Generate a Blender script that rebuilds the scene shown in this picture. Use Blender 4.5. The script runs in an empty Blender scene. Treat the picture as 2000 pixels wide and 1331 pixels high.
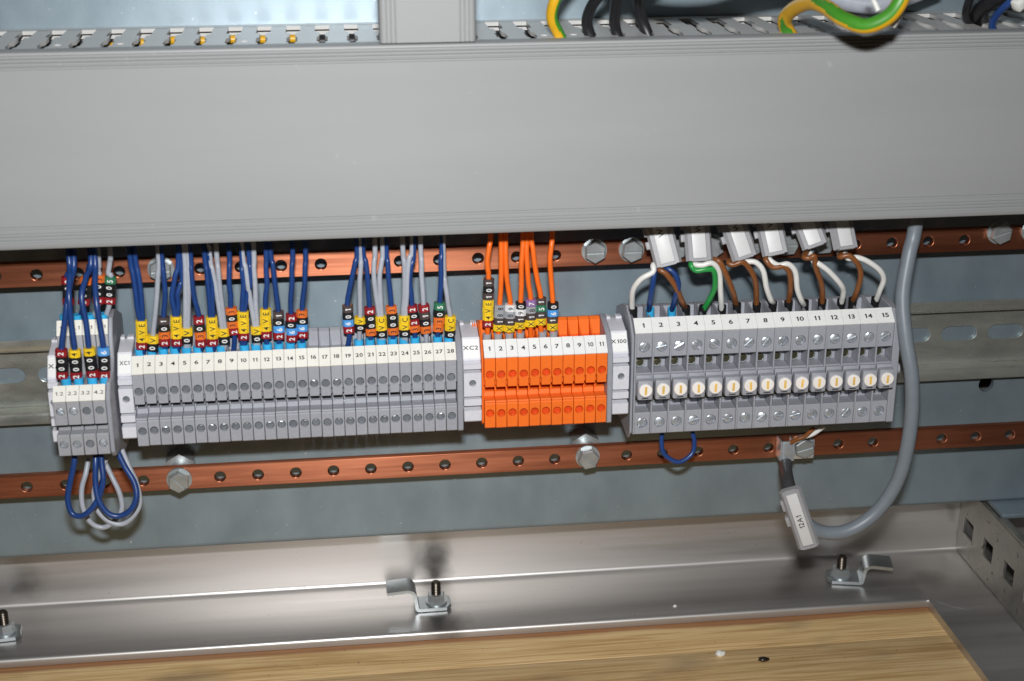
import bpy, bmesh, math, random
from mathutils import Vector, Matrix, Euler
random.seed(7)
R = math.radians
MM = 0.001
ORD = 'zeroth first second third fourth fifth sixth seventh eighth ninth tenth eleventh twelfth thirteenth fourteenth fifteenth sixteenth seventeenth eighteenth nineteenth twentieth'.split()
ORD += ['twenty-' + o for o in ORD[1:9]]
scene = bpy.context.scene
COL = scene.collection

# ------------------------------------------------------------------ camera
# world: X along the cabinet, Y into it (mounting plate at Y = 0), Z up; lengths below are in millimetres
YAW, PITCH, ROLL, FPX = 1.20704018e-01, 3.53716311e-01, -1.60308866e-03, 2917.0
CAM = Vector((-68.6, -565.9, 210.5))
fwd = Vector((math.sin(YAW) * math.cos(PITCH), math.cos(YAW) * math.cos(PITCH), -math.sin(PITCH)))
r0 = Vector((math.cos(YAW), -math.sin(YAW), 0.0))
u0 = r0.cross(fwd)
rgt = r0 * math.cos(ROLL) + u0 * math.sin(ROLL)
upv = -r0 * math.sin(ROLL) + u0 * math.cos(ROLL)
cd = bpy.data.cameras.new('camera')
cam = bpy.data.objects.new('camera', cd)
COL.objects.link(cam)
cd.sensor_width = 36.0
cd.lens = FPX / 2000.0 * 36.0
cd.clip_start = 0.02
cd.clip_end = 20.0
cd.dof.use_dof = True
cd.dof.focus_distance = 0.60
cd.dof.aperture_fstop = 14.0
mw = Matrix.Identity(4)
for i in range(3):
    mw[i][0] = rgt[i]; mw[i][1] = upv[i]; mw[i][2] = -fwd[i]; mw[i][3] = CAM[i] * MM
cam.matrix_world = mw
scene.camera = cam

# ------------------------------------------------------------------ light: dim room + the camera's flash
world = bpy.data.worlds.new('World')
scene.world = world
world.use_nodes = True
bg = world.node_tree.nodes['Background']
bg.inputs[0].default_value = (1.0, 0.83, 0.68, 1)
bg.inputs[1].default_value = 0.022
ld = bpy.data.lights.new('camera_flash', 'AREA')
ld.shape = 'RECTANGLE'
ld.size = 0.036
ld.size_y = 0.018
ld.energy = 2.15
ld.spread = R(130)
ld.color = (0.985, 0.995, 1.0)
lo = bpy.data.objects.new('camera_flash', ld)
COL.objects.link(lo)
mf = Matrix.Rotation(R(5), 4, 'Z') @ mw
fp = CAM + Vector((0.0, 0.0, 77.0))
for i in range(3):
    mf[i][3] = fp[i] * MM
lo.matrix_world = mf
vs = scene.view_settings
vs.view_transform = 'Standard'
vs.look = 'None'
vs.exposure = 0.0
vs.gamma = 1.0

# ------------------------------------------------------------------ materials
def mat(name, col, rough=0.45, metal=0.0, var=0.06, vscale=600.0, stretch=(1, 1, 1), bump=0.0, bscale=2500.0,
        col2=None, spec=0.5, rvar=0.0, aniso=0.0, clear=0.0, orand=0.0, speck=None):
    m = bpy.data.materials.new(name)
    m.use_nodes = True
    nt = m.node_tree
    N, L = nt.nodes, nt.links
    b = N['Principled BSDF']
    b.inputs['Roughness'].default_value = rough
    b.inputs['Metallic'].default_value = metal
    b.inputs['Specular IOR Level'].default_value = spec
    if clear:
        b.inputs['Coat Weight'].default_value = clear
        b.inputs['Coat Roughness'].default_value = 0.15
    if aniso:
        b.inputs['Anisotropic'].default_value = aniso
        cx = N.new('ShaderNodeCombineXYZ'); cx.inputs[1].default_value = 1.0; cx.inputs[2].default_value = 1.0
        L.new(cx.outputs[0], b.inputs['Tangent'])
    geo = N.new('ShaderNodeNewGeometry')
    mp = N.new('ShaderNodeMapping')
    mp.inputs['Scale'].default_value = stretch
    L.new(geo.outputs['Position'], mp.inputs['Vector'])
    nz = N.new('ShaderNodeTexNoise')
    nz.inputs['Scale'].default_value = vscale
    nz.inputs['Detail'].default_value = 5.0
    nz.inputs['Roughness'].default_value = 0.6
    L.new(mp.outputs[0], nz.inputs['Vector'])
    rp = N.new('ShaderNodeValToRGB')
    c2 = col2 if col2 else tuple(min(1.0, c * (1 + 2 * var)) for c in col)
    c1 = col if col2 else tuple(c * (1 - 2 * var) for c in col)
    rp.color_ramp.elements[0].position = 0.3
    rp.color_ramp.elements[1].position = 0.7
    rp.color_ramp.elements[0].color = (*c1, 1)
    rp.color_ramp.elements[1].color = (*c2, 1)
    L.new(nz.outputs['Fac'], rp.inputs['Fac'])
    out = rp.outputs['Color']
    if orand:
        oi = N.new('ShaderNodeObjectInfo')
        mr = N.new('ShaderNodeMapRange')
        mr.inputs['To Min'].default_value = 1 - orand
        mr.inputs['To Max'].default_value = 1 + orand
        L.new(oi.outputs['Random'], mr.inputs['Value'])
        hs = N.new('ShaderNodeHueSaturation')
        L.new(mr.outputs[0], hs.inputs['Value'])
        L.new(out, hs.inputs['Color'])
        out = hs.outputs['Color']
    if speck:
        sc, thr, scol = speck
        n2 = N.new('ShaderNodeTexNoise')
        n2.inputs['Scale'].default_value = sc
        n2.inputs['Detail'].default_value = 3.0
        L.new(geo.outputs['Position'], n2.inputs['Vector'])
        r2 = N.new('ShaderNodeValToRGB')
        r2.color_ramp.elements[0].position = thr
        r2.color_ramp.elements[1].position = thr + 0.03
        L.new(n2.outputs['Fac'], r2.inputs['Fac'])
        mx = N.new('ShaderNodeMix'); mx.data_type = 'RGBA'
        L.new(r2.outputs['Color'], mx.inputs['Factor'])
        L.new(out, mx.inputs['A'])
        mx.inputs['B'].default_value = (*scol, 1)
        out = mx.outputs['Result']
    L.new(out, b.inputs['Base Color'])
    if rvar:
        mr = N.new('ShaderNodeMapRange')
        mr.inputs['From Min'].default_value = 0.3
        mr.inputs['From Max'].default_value = 0.7
        mr.inputs['To Min'].default_value = max(0.02, rough - rvar)
        mr.inputs['To Max'].default_value = rough + rvar
        L.new(nz.outputs['Fac'], mr.inputs['Value'])
        L.new(mr.outputs[0], b.inputs['Roughness'])
    if bump:
        nb = N.new('ShaderNodeTexNoise')
        nb.inputs['Scale'].default_value = bscale
        nb.inputs['Detail'].default_value = 3.0
        L.new(mp.outputs[0], nb.inputs['Vector'])
        bp = N.new('ShaderNodeBump')
        bp.inputs['Strength'].default_value = bump
        bp.inputs['Distance'].default_value = 0.0002
        L.new(nb.outputs['Fac'], bp.inputs['Height'])
        L.new(bp.outputs[0], b.inputs['Normal'])
    return m

M = {}
M['plate'] = mat('galvanised_plate', (0.215, 0.272, 0.310), 0.43, 0.52, vscale=55, col2=(0.268, 0.330, 0.368), stretch=(1, 1, 0.6), rvar=0.04, bump=0.05, bscale=900, aniso=0.45, speck=(520, 0.70, (0.44, 0.48, 0.50)))
M['steel'] = mat('stainless_sheet', (0.45, 0.428, 0.412), 0.40, 0.84, vscale=85, col2=(0.60, 0.575, 0.555), stretch=(0.045, 1, 1), rvar=0.10, bump=0.06, bscale=1200, aniso=0.2, speck=(650, 0.75, (0.10, 0.09, 0.08)))
M['rail_zinc'] = mat('zinc_rail', (0.50, 0.515, 0.47), 0.28, 0.8, vscale=120, col2=(0.70, 0.715, 0.66), stretch=(0.3, 1, 1), rvar=0.08, aniso=0.5)
M['zinc'] = mat('zinc_plated', (0.44, 0.47, 0.48), 0.40, 0.72, vscale=150, col2=(0.54, 0.57, 0.57), rvar=0.05)
M['zinc_bright'] = mat('zinc_screw', (0.66, 0.70, 0.75), 0.33, 0.75, vscale=400, col2=(0.76, 0.80, 0.84), rvar=0.05)
M['zinc_dark'] = mat('zinc_strip', (0.34, 0.38, 0.40), 0.33, 0.85, vscale=120, col2=(0.46, 0.50, 0.51), rvar=0.06)
M['galv_old'] = mat('old_galvanised', (0.21, 0.208, 0.195), 0.42, 0.7, vscale=110, col2=(0.38, 0.362, 0.32), rvar=0.1, speck=(300, 0.66, (0.10, 0.09, 0.08)))
M['dark_steel'] = mat('dark_stud_steel', (0.10, 0.085, 0.07), 0.35, 0.9)
M['copper'] = mat('copper_bar', (0.27, 0.086, 0.045), 0.41, 0.88, vscale=220, col2=(0.52, 0.190, 0.102), stretch=(0.05, 1, 1), rvar=0.07, bump=0.10, bscale=1600, aniso=0.82, speck=(800, 0.74, (0.16, 0.06, 0.035)))
M['brass'] = mat('brass_screw', (0.16, 0.15, 0.095), 0.35, 0.9)
M['duct'] = mat('duct_grey', (0.56, 0.55, 0.53), 0.36, vscale=45, var=0.012, stretch=(0.3, 1, 1), bump=0.03, bscale=700)
M['duct_lid'] = mat('duct_lid_grey', (0.288, 0.291, 0.292), 0.48, vscale=22, rvar=0.05, var=0.022, stretch=(0.15, 1, 1), bump=0.03, bscale=700, speck=(170, 0.73, (0.33, 0.33, 0.33)))
M['grey_pa'] = mat('terminal_grey', (0.335, 0.342, 0.378), 0.42, vscale=900, var=0.03, bump=0.05, orand=0.035)
M['grey_xa'] = mat('terminal_mid_grey', (0.325, 0.328, 0.35), 0.45, vscale=900, var=0.03, bump=0.05, orand=0.035)
M['grey_end'] = mat('end_plate_grey', (0.30, 0.308, 0.345), 0.45, vscale=700, var=0.03, bump=0.05)
M['hole_grey'] = mat('clamp_plunger_grey', (0.15, 0.16, 0.175), 0.35, vscale=900, var=0.08, orand=0.10)
M['orange_pa'] = mat('terminal_orange', (0.88, 0.165, 0.018), 0.40, vscale=900, var=0.02, bump=0.05, orand=0.025)
M['hole_orange'] = mat('clamp_plunger_orange', (0.62, 0.065, 0.008), 0.35, var=0.04, orand=0.08)
M['bracket'] = mat('bracket_light_grey', (0.64, 0.64, 0.69), 0.42, vscale=700, var=0.02, bump=0.04, orand=0.02)
M['marker'] = mat('marker_ivory', (0.78, 0.76, 0.69), 0.5, vscale=500, var=0.015, orand=0.02)
M['marker_w'] = mat('marker_white', (0.80, 0.80, 0.78), 0.5, vscale=500, var=0.015, orand=0.02)
M['ink'] = mat('black_ink', (0.015, 0.015, 0.016), 0.5)
M['ink_soft'] = mat('grey_ink', (0.10, 0.10, 0.10), 0.5)
M['white_ink'] = mat('white_ink', (0.80, 0.80, 0.78), 0.5)
M['w_blue'] = mat('wire_blue', (0.014, 0.048, 0.185), 0.33, vscale=300, var=0.06, orand=0.06)
M['w_grey'] = mat('wire_grey', (0.36, 0.38, 0.43), 0.38, vscale=300, var=0.04, orand=0.05)
M['w_orange'] = mat('wire_orange', (0.86, 0.150, 0.012), 0.38, vscale=300, var=0.03, orand=0.03)
M['w_white'] = mat('wire_white', (0.74, 0.73, 0.70), 0.38, vscale=300, var=0.03)
M['w_brown'] = mat('wire_brown', (0.215, 0.075, 0.022), 0.36, vscale=300, var=0.06)
M['w_green'] = mat('wire_green', (0.020, 0.270, 0.055), 0.36, vscale=300, var=0.05)
M['w_yellow'] = mat('wire_yellow', (0.66, 0.36, 0.012), 0.40, vscale=300, var=0.04)
M['w_pegreen'] = mat('wire_earth_green', (0.055, 0.240, 0.020), 0.40, vscale=300, var=0.05)
M['w_black'] = mat('wire_black', (0.012, 0.012, 0.014), 0.42, vscale=300, var=0.1)
M['cable'] = mat('cable_grey', (0.185, 0.212, 0.240), 0.42, vscale=200, var=0.03, bump=0.03)
M['shrink'] = mat('shrink_tube', (0.045, 0.046, 0.050), 0.5)
M['f_blue'] = mat('ferrule_blue', (0.045, 0.44, 0.78), 0.35, orand=0.06)
M['f_black'] = mat('ferrule_black', (0.013, 0.013, 0.014), 0.4)
M['f_grey'] = mat('ferrule_grey', (0.35, 0.36, 0.38), 0.4)
M['cap_white'] = mat('fuse_cap_white', (0.90, 0.85, 0.80), 0.4, var=0.01, orand=0.03)
M['cap_slot'] = mat('fuse_cap_amber', (0.82, 0.52, 0.13), 0.5, orand=0.15)
M['tag'] = mat('tag_plastic', (0.31, 0.31, 0.325), 0.5, vscale=400, var=0.03)
M['label'] = mat('label_strip', (0.62, 0.62, 0.62), 0.45, var=0.01)
M['tie'] = mat('nylon_white', (0.74, 0.74, 0.70), 0.4)
M['ring_k'] = mat('ring_black', (0.012, 0.012, 0.014), 0.38)
M['ring_n'] = mat('ring_brown', (0.070, 0.052, 0.050), 0.38)
M['ring_r'] = mat('ring_red', (0.27, 0.012, 0.018), 0.38, orand=0.06)
M['ring_o'] = mat('ring_orange', (0.72, 0.155, 0.025), 0.38, orand=0.05)
M['ring_y'] = mat('ring_yellow', (0.84, 0.56, 0.020), 0.38, orand=0.05)
M['ring_g'] = mat('ring_green', (0.030, 0.180, 0.090), 0.38)
M['ring_b'] = mat('ring_blue', (0.085, 0.33, 0.74), 0.38, orand=0.06)
M['ring_v'] = mat('ring_violet', (0.27, 0.15, 0.34), 0.38)
M['ring_s'] = mat('ring_grey', (0.33, 0.34, 0.36), 0.38)
M['ring_w'] = mat('ring_white', (0.76, 0.76, 0.76), 0.38)

def heat_tint(m, spots):
    """dark weld burns on the bare steel: (centre mm, radius mm, strength)"""
    nt = m.node_tree; N, L = nt.nodes, nt.links
    b = N['Principled BSDF']
    src = b.inputs['Base Color'].links[0].from_socket
    geo = N.new('ShaderNodeNewGeometry')
    nz = N.new('ShaderNodeTexNoise'); nz.inputs['Scale'].default_value = 130.0; nz.inputs['Detail'].default_value = 4.0
    L.new(geo.outputs['Position'], nz.inputs['Vector'])
    for c, r, k in spots:
        d = N.new('ShaderNodeVectorMath'); d.operation = 'DISTANCE'
        L.new(geo.outputs['Position'], d.inputs[0])
        d.inputs[1].default_value = [q * MM for q in c]
        ma = N.new('ShaderNodeMath'); ma.operation = 'MULTIPLY_ADD'
        L.new(nz.outputs['Fac'], ma.inputs[0]); ma.inputs[1].default_value = r * 0.9 * MM
        L.new(d.outputs['Value'], ma.inputs[2])
        mr = N.new('ShaderNodeMapRange')
        mr.inputs['From Min'].default_value = r * 0.75 * MM; mr.inputs['From Max'].default_value = r * 1.6 * MM
        mr.inputs['To Min'].default_value = k; mr.inputs['To Max'].default_value = 0.0
        L.new(ma.outputs[0], mr.inputs['Value'])
        mx = N.new('ShaderNodeMix'); mx.data_type = 'RGBA'
        L.new(mr.outputs[0], mx.inputs['Factor']); L.new(src, mx.inputs['A'])
        mx.inputs['B'].default_value = (0.035, 0.026, 0.020, 1)
        src = mx.outputs['Result']
    L.new(src, b.inputs['Base Color'])
heat_tint(M['steel'], [((-31, 27, -110), 8.0, 0.6), ((-31, 25, -119), 8.0, 0.6), ((-30, -9, -124), 11.0, 0.6), ((-207, 27, -112), 9.0, 0.3), ((190, 2, -124), 9.0, 0.4)])

def wood_material():
    m = bpy.data.materials.new('pine_board')
    m.use_nodes = True
    nt = m.node_tree; N, L = nt.nodes, nt.links
    b = N['Principled BSDF']
    b.inputs['Roughness'].default_value = 0.55
    geo = N.new('ShaderNodeNewGeometry')
    oi = N.new('ShaderNodeObjectInfo')
    ad = N.new('ShaderNodeVectorMath'); ad.operation = 'ADD'
    L.new(geo.outputs['Position'], ad.inputs[0])
    L.new(oi.outputs['Location'], ad.inputs[1])
    mp = N.new('ShaderNodeMapping')
    mp.inputs['Scale'].default_value = (0.085, 1.0, 1.0)
    mp.inputs['Rotation'].default_value = (0, 0, R(1.2))
    L.new(ad.outputs[0], mp.inputs['Vector'])
    wv = N.new('ShaderNodeTexNoise')
    wv.inputs['Scale'].default_value = 95.0
    wv.inputs['Detail'].default_value = 12.0
    wv.inputs['Roughness'].default_value = 0.68
    wv.inputs['Distortion'].default_value = 0.9
    L.new(mp.outputs[0], wv.inputs['Vector'])
    rp = N.new('ShaderNodeValToRGB')
    e = rp.color_ramp.elements
    e[0].position = 0.30; e[0].color = (0.50, 0.315, 0.130, 1)
    e[1].position = 0.72; e[1].color = (0.80, 0.585, 0.310, 1)
    x = e.new(0.46); x.color = (0.70, 0.485, 0.230, 1)
    L.new(wv.outputs['Fac'], rp.inputs['Fac'])
    mp2 = N.new('ShaderNodeMapping'); mp2.inputs['Scale'].default_value = (0.025, 1, 1); mp2.inputs['Rotation'].default_value = (0, 0, R(0.6))
    L.new(ad.outputs[0], mp2.inputs['Vector'])
    n2 = N.new('ShaderNodeTexNoise'); n2.inputs['Scale'].default_value = 950.0; n2.inputs['Detail'].default_value = 4.0
    L.new(mp2.outputs[0], n2.inputs['Vector'])
    r2 = N.new('ShaderNodeValToRGB')
    r2.color_ramp.elements[0].position = 0.38; r2.color_ramp.elements[0].color = (0.68, 0.57, 0.44, 1)
    r2.color_ramp.elements[1].position = 0.54; r2.color_ramp.elements[1].color = (1, 1, 1, 1)
    L.new(n2.outputs['Fac'], r2.inputs['Fac'])
    mx = N.new('ShaderNodeMix'); mx.data_type = 'RGBA'; mx.blend_type = 'MULTIPLY'
    mx.inputs['Factor'].default_value = 0.75
    L.new(rp.outputs['Color'], mx.inputs['A']); L.new(r2.outputs['Color'], mx.inputs['B'])
    # grey smudges and dark specks of dirt
    n3 = N.new('ShaderNodeTexNoise'); n3.inputs['Scale'].default_value = 30.0; n3.inputs['Detail'].default_value = 3.0
    mp3 = N.new('ShaderNodeMapping'); mp3.inputs['Scale'].default_value = (0.6, 1, 1)
    L.new(ad.outputs[0], mp3.inputs['Vector']); L.new(mp3.outputs[0], n3.inputs['Vector'])
    r3 = N.new('ShaderNodeValToRGB')
    r3.color_ramp.elements[0].position = 0.56; r3.color_ramp.elements[0].color = (0, 0, 0, 1)
    r3.color_ramp.elements[1].position = 0.72; r3.color_ramp.elements[1].color = (0.55, 0.55, 0.55, 1)
    L.new(n3.outputs['Fac'], r3.inputs['Fac'])
    m2 = N.new('ShaderNodeMix'); m2.data_type = 'RGBA'
    L.new(r3.outputs['Color'], m2.inputs['Factor'])
    L.new(mx.outputs['Result'], m2.inputs['A']); m2.inputs['B'].default_value = (0.25, 0.19, 0.12, 1)
    n4 = N.new('ShaderNodeTexNoise'); n4.inputs['Scale'].default_value = 420.0; n4.inputs['Detail'].default_value = 2.0
    L.new(ad.outputs[0], n4.inputs['Vector'])
    r4 = N.new('ShaderNodeValToRGB')
    r4.color_ramp.elements[0].position = 0.73; r4.color_ramp.elements[0].color = (0, 0, 0, 1)
    r4.color_ramp.elements[1].position = 0.77; r4.color_ramp.elements[1].color = (0.8, 0.8, 0.8, 1)
    L.new(n4.outputs['Fac'], r4.inputs['Fac'])
    m3 = N.new('ShaderNodeMix'); m3.data_type = 'RGBA'
    L.new(r4.outputs['Color'], m3.inputs['Factor'])
    L.new(m2.outputs['Result'], m3.inputs['A']); m3.inputs['B'].default_value = (0.08, 0.06, 0.045, 1)
    # orange-brown band by the steel edge: lip shade and rust mixed into the colour
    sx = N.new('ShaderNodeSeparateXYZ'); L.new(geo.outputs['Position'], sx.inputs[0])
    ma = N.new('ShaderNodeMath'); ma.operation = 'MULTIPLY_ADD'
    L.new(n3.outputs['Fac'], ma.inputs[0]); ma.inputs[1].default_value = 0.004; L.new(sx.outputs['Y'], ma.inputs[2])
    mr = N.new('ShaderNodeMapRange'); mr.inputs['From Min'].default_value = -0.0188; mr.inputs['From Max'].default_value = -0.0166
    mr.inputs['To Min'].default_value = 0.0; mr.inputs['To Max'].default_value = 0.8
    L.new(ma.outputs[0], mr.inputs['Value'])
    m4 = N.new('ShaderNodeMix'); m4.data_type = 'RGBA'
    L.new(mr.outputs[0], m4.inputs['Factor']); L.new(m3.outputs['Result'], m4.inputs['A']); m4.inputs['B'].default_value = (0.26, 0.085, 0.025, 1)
    L.new(m4.outputs['Result'], b.inputs['Base Color'])
    bp = N.new('ShaderNodeBump'); bp.inputs['Strength'].default_value = 0.25; bp.inputs['Distance'].default_value = 0.0004
    L.new(n2.outputs['Fac'], bp.inputs['Height']); L.new(bp.outputs[0], b.inputs['Normal'])
    return m
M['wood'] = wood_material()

# ------------------------------------------------------------------ helpers
def at(px, py, Y):
    """point of the plane Y (mm) seen at photo pixel px, py - used once to measure positions"""
    d = fwd * FPX + rgt * (px - 1000.0) - upv * (py - 665.5)
    t = (Y - CAM.y) / d.y
    return CAM + d * t

def atz(px, py, Z):
    d = fwd * FPX + rgt * (px - 1000.0) - upv * (py - 665.5)
    t = (Z - CAM.z) / d.z
    return CAM + d * t

def tag(o, label=None, cat=None, group=None, kind=None):
    if label: o['label'] = label
    if cat: o['category'] = cat
    if group: o['group'] = group
    if kind: o['kind'] = kind
    return o

def empty(name, loc, label, cat, group=None):
    o = bpy.data.objects.new(name, None)
    COL.objects.link(o)
    o.empty_display_size = 0.005
    o.location = Vector(loc) * MM
    return tag(o, label, cat, group)

class MB:
    def __init__(s):
        s.v = []; s.f = []; s.m = []
    def add(s, vs, fs, mi=0):
        k = len(s.v)
        s.v += [tuple(p) for p in vs]
        for f in fs:
            s.f.append([k + i for i in f]); s.m.append(mi)
    def box(s, x0, x1, y0, y1, z0, z1, mi=0, c=0.0):
        if c <= 0:
            vs = [(x, y, z) for x in (x0, x1) for y in (y0, y1) for z in (z0, z1)]
            s.add(vs, [(0, 1, 3, 2), (4, 6, 7, 5), (0, 4, 5, 1), (2, 3, 7, 6), (0, 2, 6, 4), (1, 5, 7, 3)], mi)
        else:
            bm = bmesh.new()
            bmesh.ops.create_cube(bm, size=1.0)
            for v in bm.verts:
                v.co = Vector(((x0 + x1) / 2 + v.co.x * (x1 - x0), (y0 + y1) / 2 + v.co.y * (y1 - y0), (z0 + z1) / 2 + v.co.z * (z1 - z0)))
            bmesh.ops.bevel(bm, geom=list(bm.edges), offset=c, segments=2, affect='EDGES', profile=0.5)
            bm.verts.index_update()
            s.add([v.co for v in bm.verts], [[v.index for v in f.verts] for f in bm.faces], mi)
            bm.free()
    def cyl(s, a, b, r, n=16, r2=None, caps=True, mi=0, phase=0.0):
        a = Vector(a); b = Vector(b); d = (b - a).normalized()
        t = Vector((1, 0, 0)) if abs(d.x) < 0.8 else Vector((0, 0, 1))
        e1 = (t - d * t.dot(d)).normalized(); e2 = d.cross(e1)
        r2 = r if r2 is None else r2
        vs = []
        for p, q in ((a, r), (b, r2)):
            for i in range(n):
                w = 2 * math.pi * i / n + phase
                vs.append(p + (e1 * math.cos(w) + e2 * math.sin(w)) * q)
        fs = [(i, (i + 1) % n, n + (i + 1) % n, n + i) for i in range(n)]
        if caps:
            fs += [tuple(range(n - 1, -1, -1)), tuple(range(n, 2 * n))]
        s.add(vs, fs, mi)
    def tube(s, pts, r, n=10, sub=7, caps=True, stripe=None):
        pts = [Vector(p) for p in pts]
        P = []
        m = len(pts)
        for i in range(m - 1):
            p0 = pts[i - 1] if i else pts[0] * 2 - pts[1]
            p1, p2 = pts[i], pts[i + 1]
            p3 = pts[i + 2] if i + 2 < m else pts[-1] * 2 - pts[-2]
            for k in range(sub):
                t = k / sub
                P.append(0.5 * ((2 * p1) + (p2 - p0) * t + (2 * p0 - 5 * p1 + 4 * p2 - p3) * t * t + (3 * p1 - p0 - 3 * p2 + p3) * t ** 3))
        P.append(pts[-1])
        d = (P[1] - P[0]).normalized()
        tt = Vector((0, -1, 0)) if abs(d.y) < 0.8 else Vector((1, 0, 0))
        e1 = (tt - d * tt.dot(d)).normalized()
        k0 = len(s.v)
        for i, p in enumerate(P):
            d = (P[min(i + 1, len(P) - 1)] - P[max(i - 1, 0)]).normalized()
            e1 = (e1 - d * e1.dot(d)).normalized()
            e2 = d.cross(e1)
            for j in range(n):
                w = 2 * math.pi * j / n
                s.v.append(tuple(p + (e1 * math.cos(w) + e2 * math.sin(w)) * r))
        for i in range(len(P) - 1):
            for j in range(n):
                a = k0 + i * n + j; b = k0 + i * n + (j + 1) % n
                s.f.append([a, b, b + n, a + n])
                nn = (Vector(s.v[a]) + Vector(s.v[b])) / 2 - P[i]
                s.m.append(1 if stripe and stripe(i / len(P), nn.normalized()) else 0)
        if caps:
            s.f.append([k0 + j for j in range(n - 1, -1, -1)]); s.m.append(0)
            e = k0 + (len(P) - 1) * n
            s.f.append([e + j for j in range(n)]); s.m.append(0)
        return P
    def prof(s, pr, x0, x1, c=0.2, holes=None, mi=0):
        """extrude a closed (y, z) outline along X with chamfered ends; holes = {edge: (t, r, depth)}"""
        holes = holes or {}
        n = len(pr)
        A = sum(pr[i][0] * pr[(i + 1) % n][1] - pr[(i + 1) % n][0] * pr[i][1] for i in range(n))
        sg = 1.0 if A > 0 else -1.0
        def nrm(i):
            a, b = pr[i], pr[(i + 1) % n]
            dy, dz = b[0] - a[0], b[1] - a[1]
            l = math.hypot(dy, dz)
            return (dz / l * sg, -dy / l * sg)
        ins = []
        for i in range(n):
            n0, n1 = nrm(i - 1), nrm(i)
            h = (n0[0] + n1[0], n0[1] + n1[1])
            q = max(0.35, (h[0] * n0[0] + h[1] * n0[1]))
            ins.append((pr[i][0] - c * h[0] / q, pr[i][1] - c * h[1] / q))
        rings = [(x0, ins), (x0 + c, pr), (x1 - c, pr), (x1, ins)] if c > 0 else [(x0, pr), (x1, pr)]
        k = len(s.v)
        for x, P in rings:
            s.v += [(x, p[0], p[1]) for p in P]
        nr = len(rings)
        def q4(a, b, cc, d):
            s.f.append([a, b, cc, d] if sg < 0 else [d, cc, b, a]); s.m.append(mi)
        mid = 1 if c > 0 else 0
        for j in range(nr - 1):
            for i in range(n):
                if j == mid and i in holes:
                    continue
                a = k + j * n + i; b = k + j * n + (i + 1) % n
                q4(a, b, b + n, a + n)
        f0 = list(range(k, k + n)); f1 = list(range(k + (nr - 1) * n, k + nr * n))
        s.f.append(f0[::-1] if sg < 0 else f0); s.m.append(mi)
        s.f.append(f1 if sg < 0 else f1[::-1]); s.m.append(mi)
        xa, xb = x0 + c, x1 - c
        for i, (t, r, dep) in holes.items():
            a, b = pr[i], pr[(i + 1) % n]
            L = math.hypot(b[0] - a[0], b[1] - a[1])
            ey = ((b[0] - a[0]) / L, (b[1] - a[1]) / L)
            nn = nrm(i)
            cx, cy = (xb - xa) / 2, t * L
            w, h = xb - xa, L
            angs = [2 * math.pi * q / 20 for q in range(20)]
            for X, Y in ((0, 0), (w, 0), (w, h), (0, h)):
                angs.append(math.atan2(Y - cy, X - cx) % (2 * math.pi))
            angs = sorted(set(round(q, 6) for q in angs))
            outer, inner, deep = [], [], []
            def P3(u, v, dd=0.0):
                return (xa + u, a[0] + ey[0] * v - nn[0] * dd, a[1] + ey[1] * v - nn[1] * dd)
            for g in angs:
                cg, sn = math.cos(g), math.sin(g)
                tx = ((w - cx) / cg if cg > 0 else -cx / cg) if abs(cg) > 1e-6 else 1e9
                ty = ((h - cy) / sn if sn > 0 else -cy / sn) if abs(sn) > 1e-6 else 1e9
                q = min(tx, ty)
                outer.append(P3(cx + cg * q, cy + sn * q))
                inner.append(P3(cx + cg * r, cy + sn * r))
                deep.append(P3(cx + cg * r, cy + sn * r, dep))
            m = len(angs)
            kk = len(s.v)
            s.v += outer + inner + deep
            for q in range(m):
                q2 = (q + 1) % m
                for lo_, hi_ in ((0, m), (m, 2 * m)):
                    q4(kk + lo_ + q2, kk + lo_ + q, kk + hi_ + q, kk + hi_ + q2) if True else None
            fb = [kk + 2 * m + q for q in range(m)]
            s.f.append(fb if sg > 0 else fb[::-1]); s.m.append(mi)

def make(name, mb, mats, parent=None, loc=(0, 0, 0), origin=(0, 0, 0), smooth=35, mesh=None):
    if mesh is None:
        o_ = Vector(origin)
        mesh = bpy.data.meshes.new(name)
        mesh.from_pydata([((Vector(p) - o_) * MM)[:] for p in mb.v], [], mb.f)
        if not isinstance(mats, (list, tuple)):
            mats = [mats]
        for m in mats:
            mesh.materials.append(m)
        if len(mats) > 1:
            for p, mi in zip(mesh.polygons, mb.m):
                p.material_index = mi
        if smooth:
            for p in mesh.polygons:
                p.use_smooth = True
            mesh.set_sharp_from_angle(angle=R(smooth))
        mesh.update()
    ob = bpy.data.objects.new(name, mesh)
    COL.objects.link(ob)
    if parent: ob.parent = parent
    ob.location = Vector(loc) * MM
    return ob

def share(name, mesh, parent, loc, rot=None, scale=None):
    ob = bpy.data.objects.new(name, mesh)
    COL.objects.link(ob)
    ob.parent = parent
    ob.location = Vector(loc) * MM
    if rot is not None: ob.rotation_euler = rot
    if scale is not None: ob.scale = scale
    return ob

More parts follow.
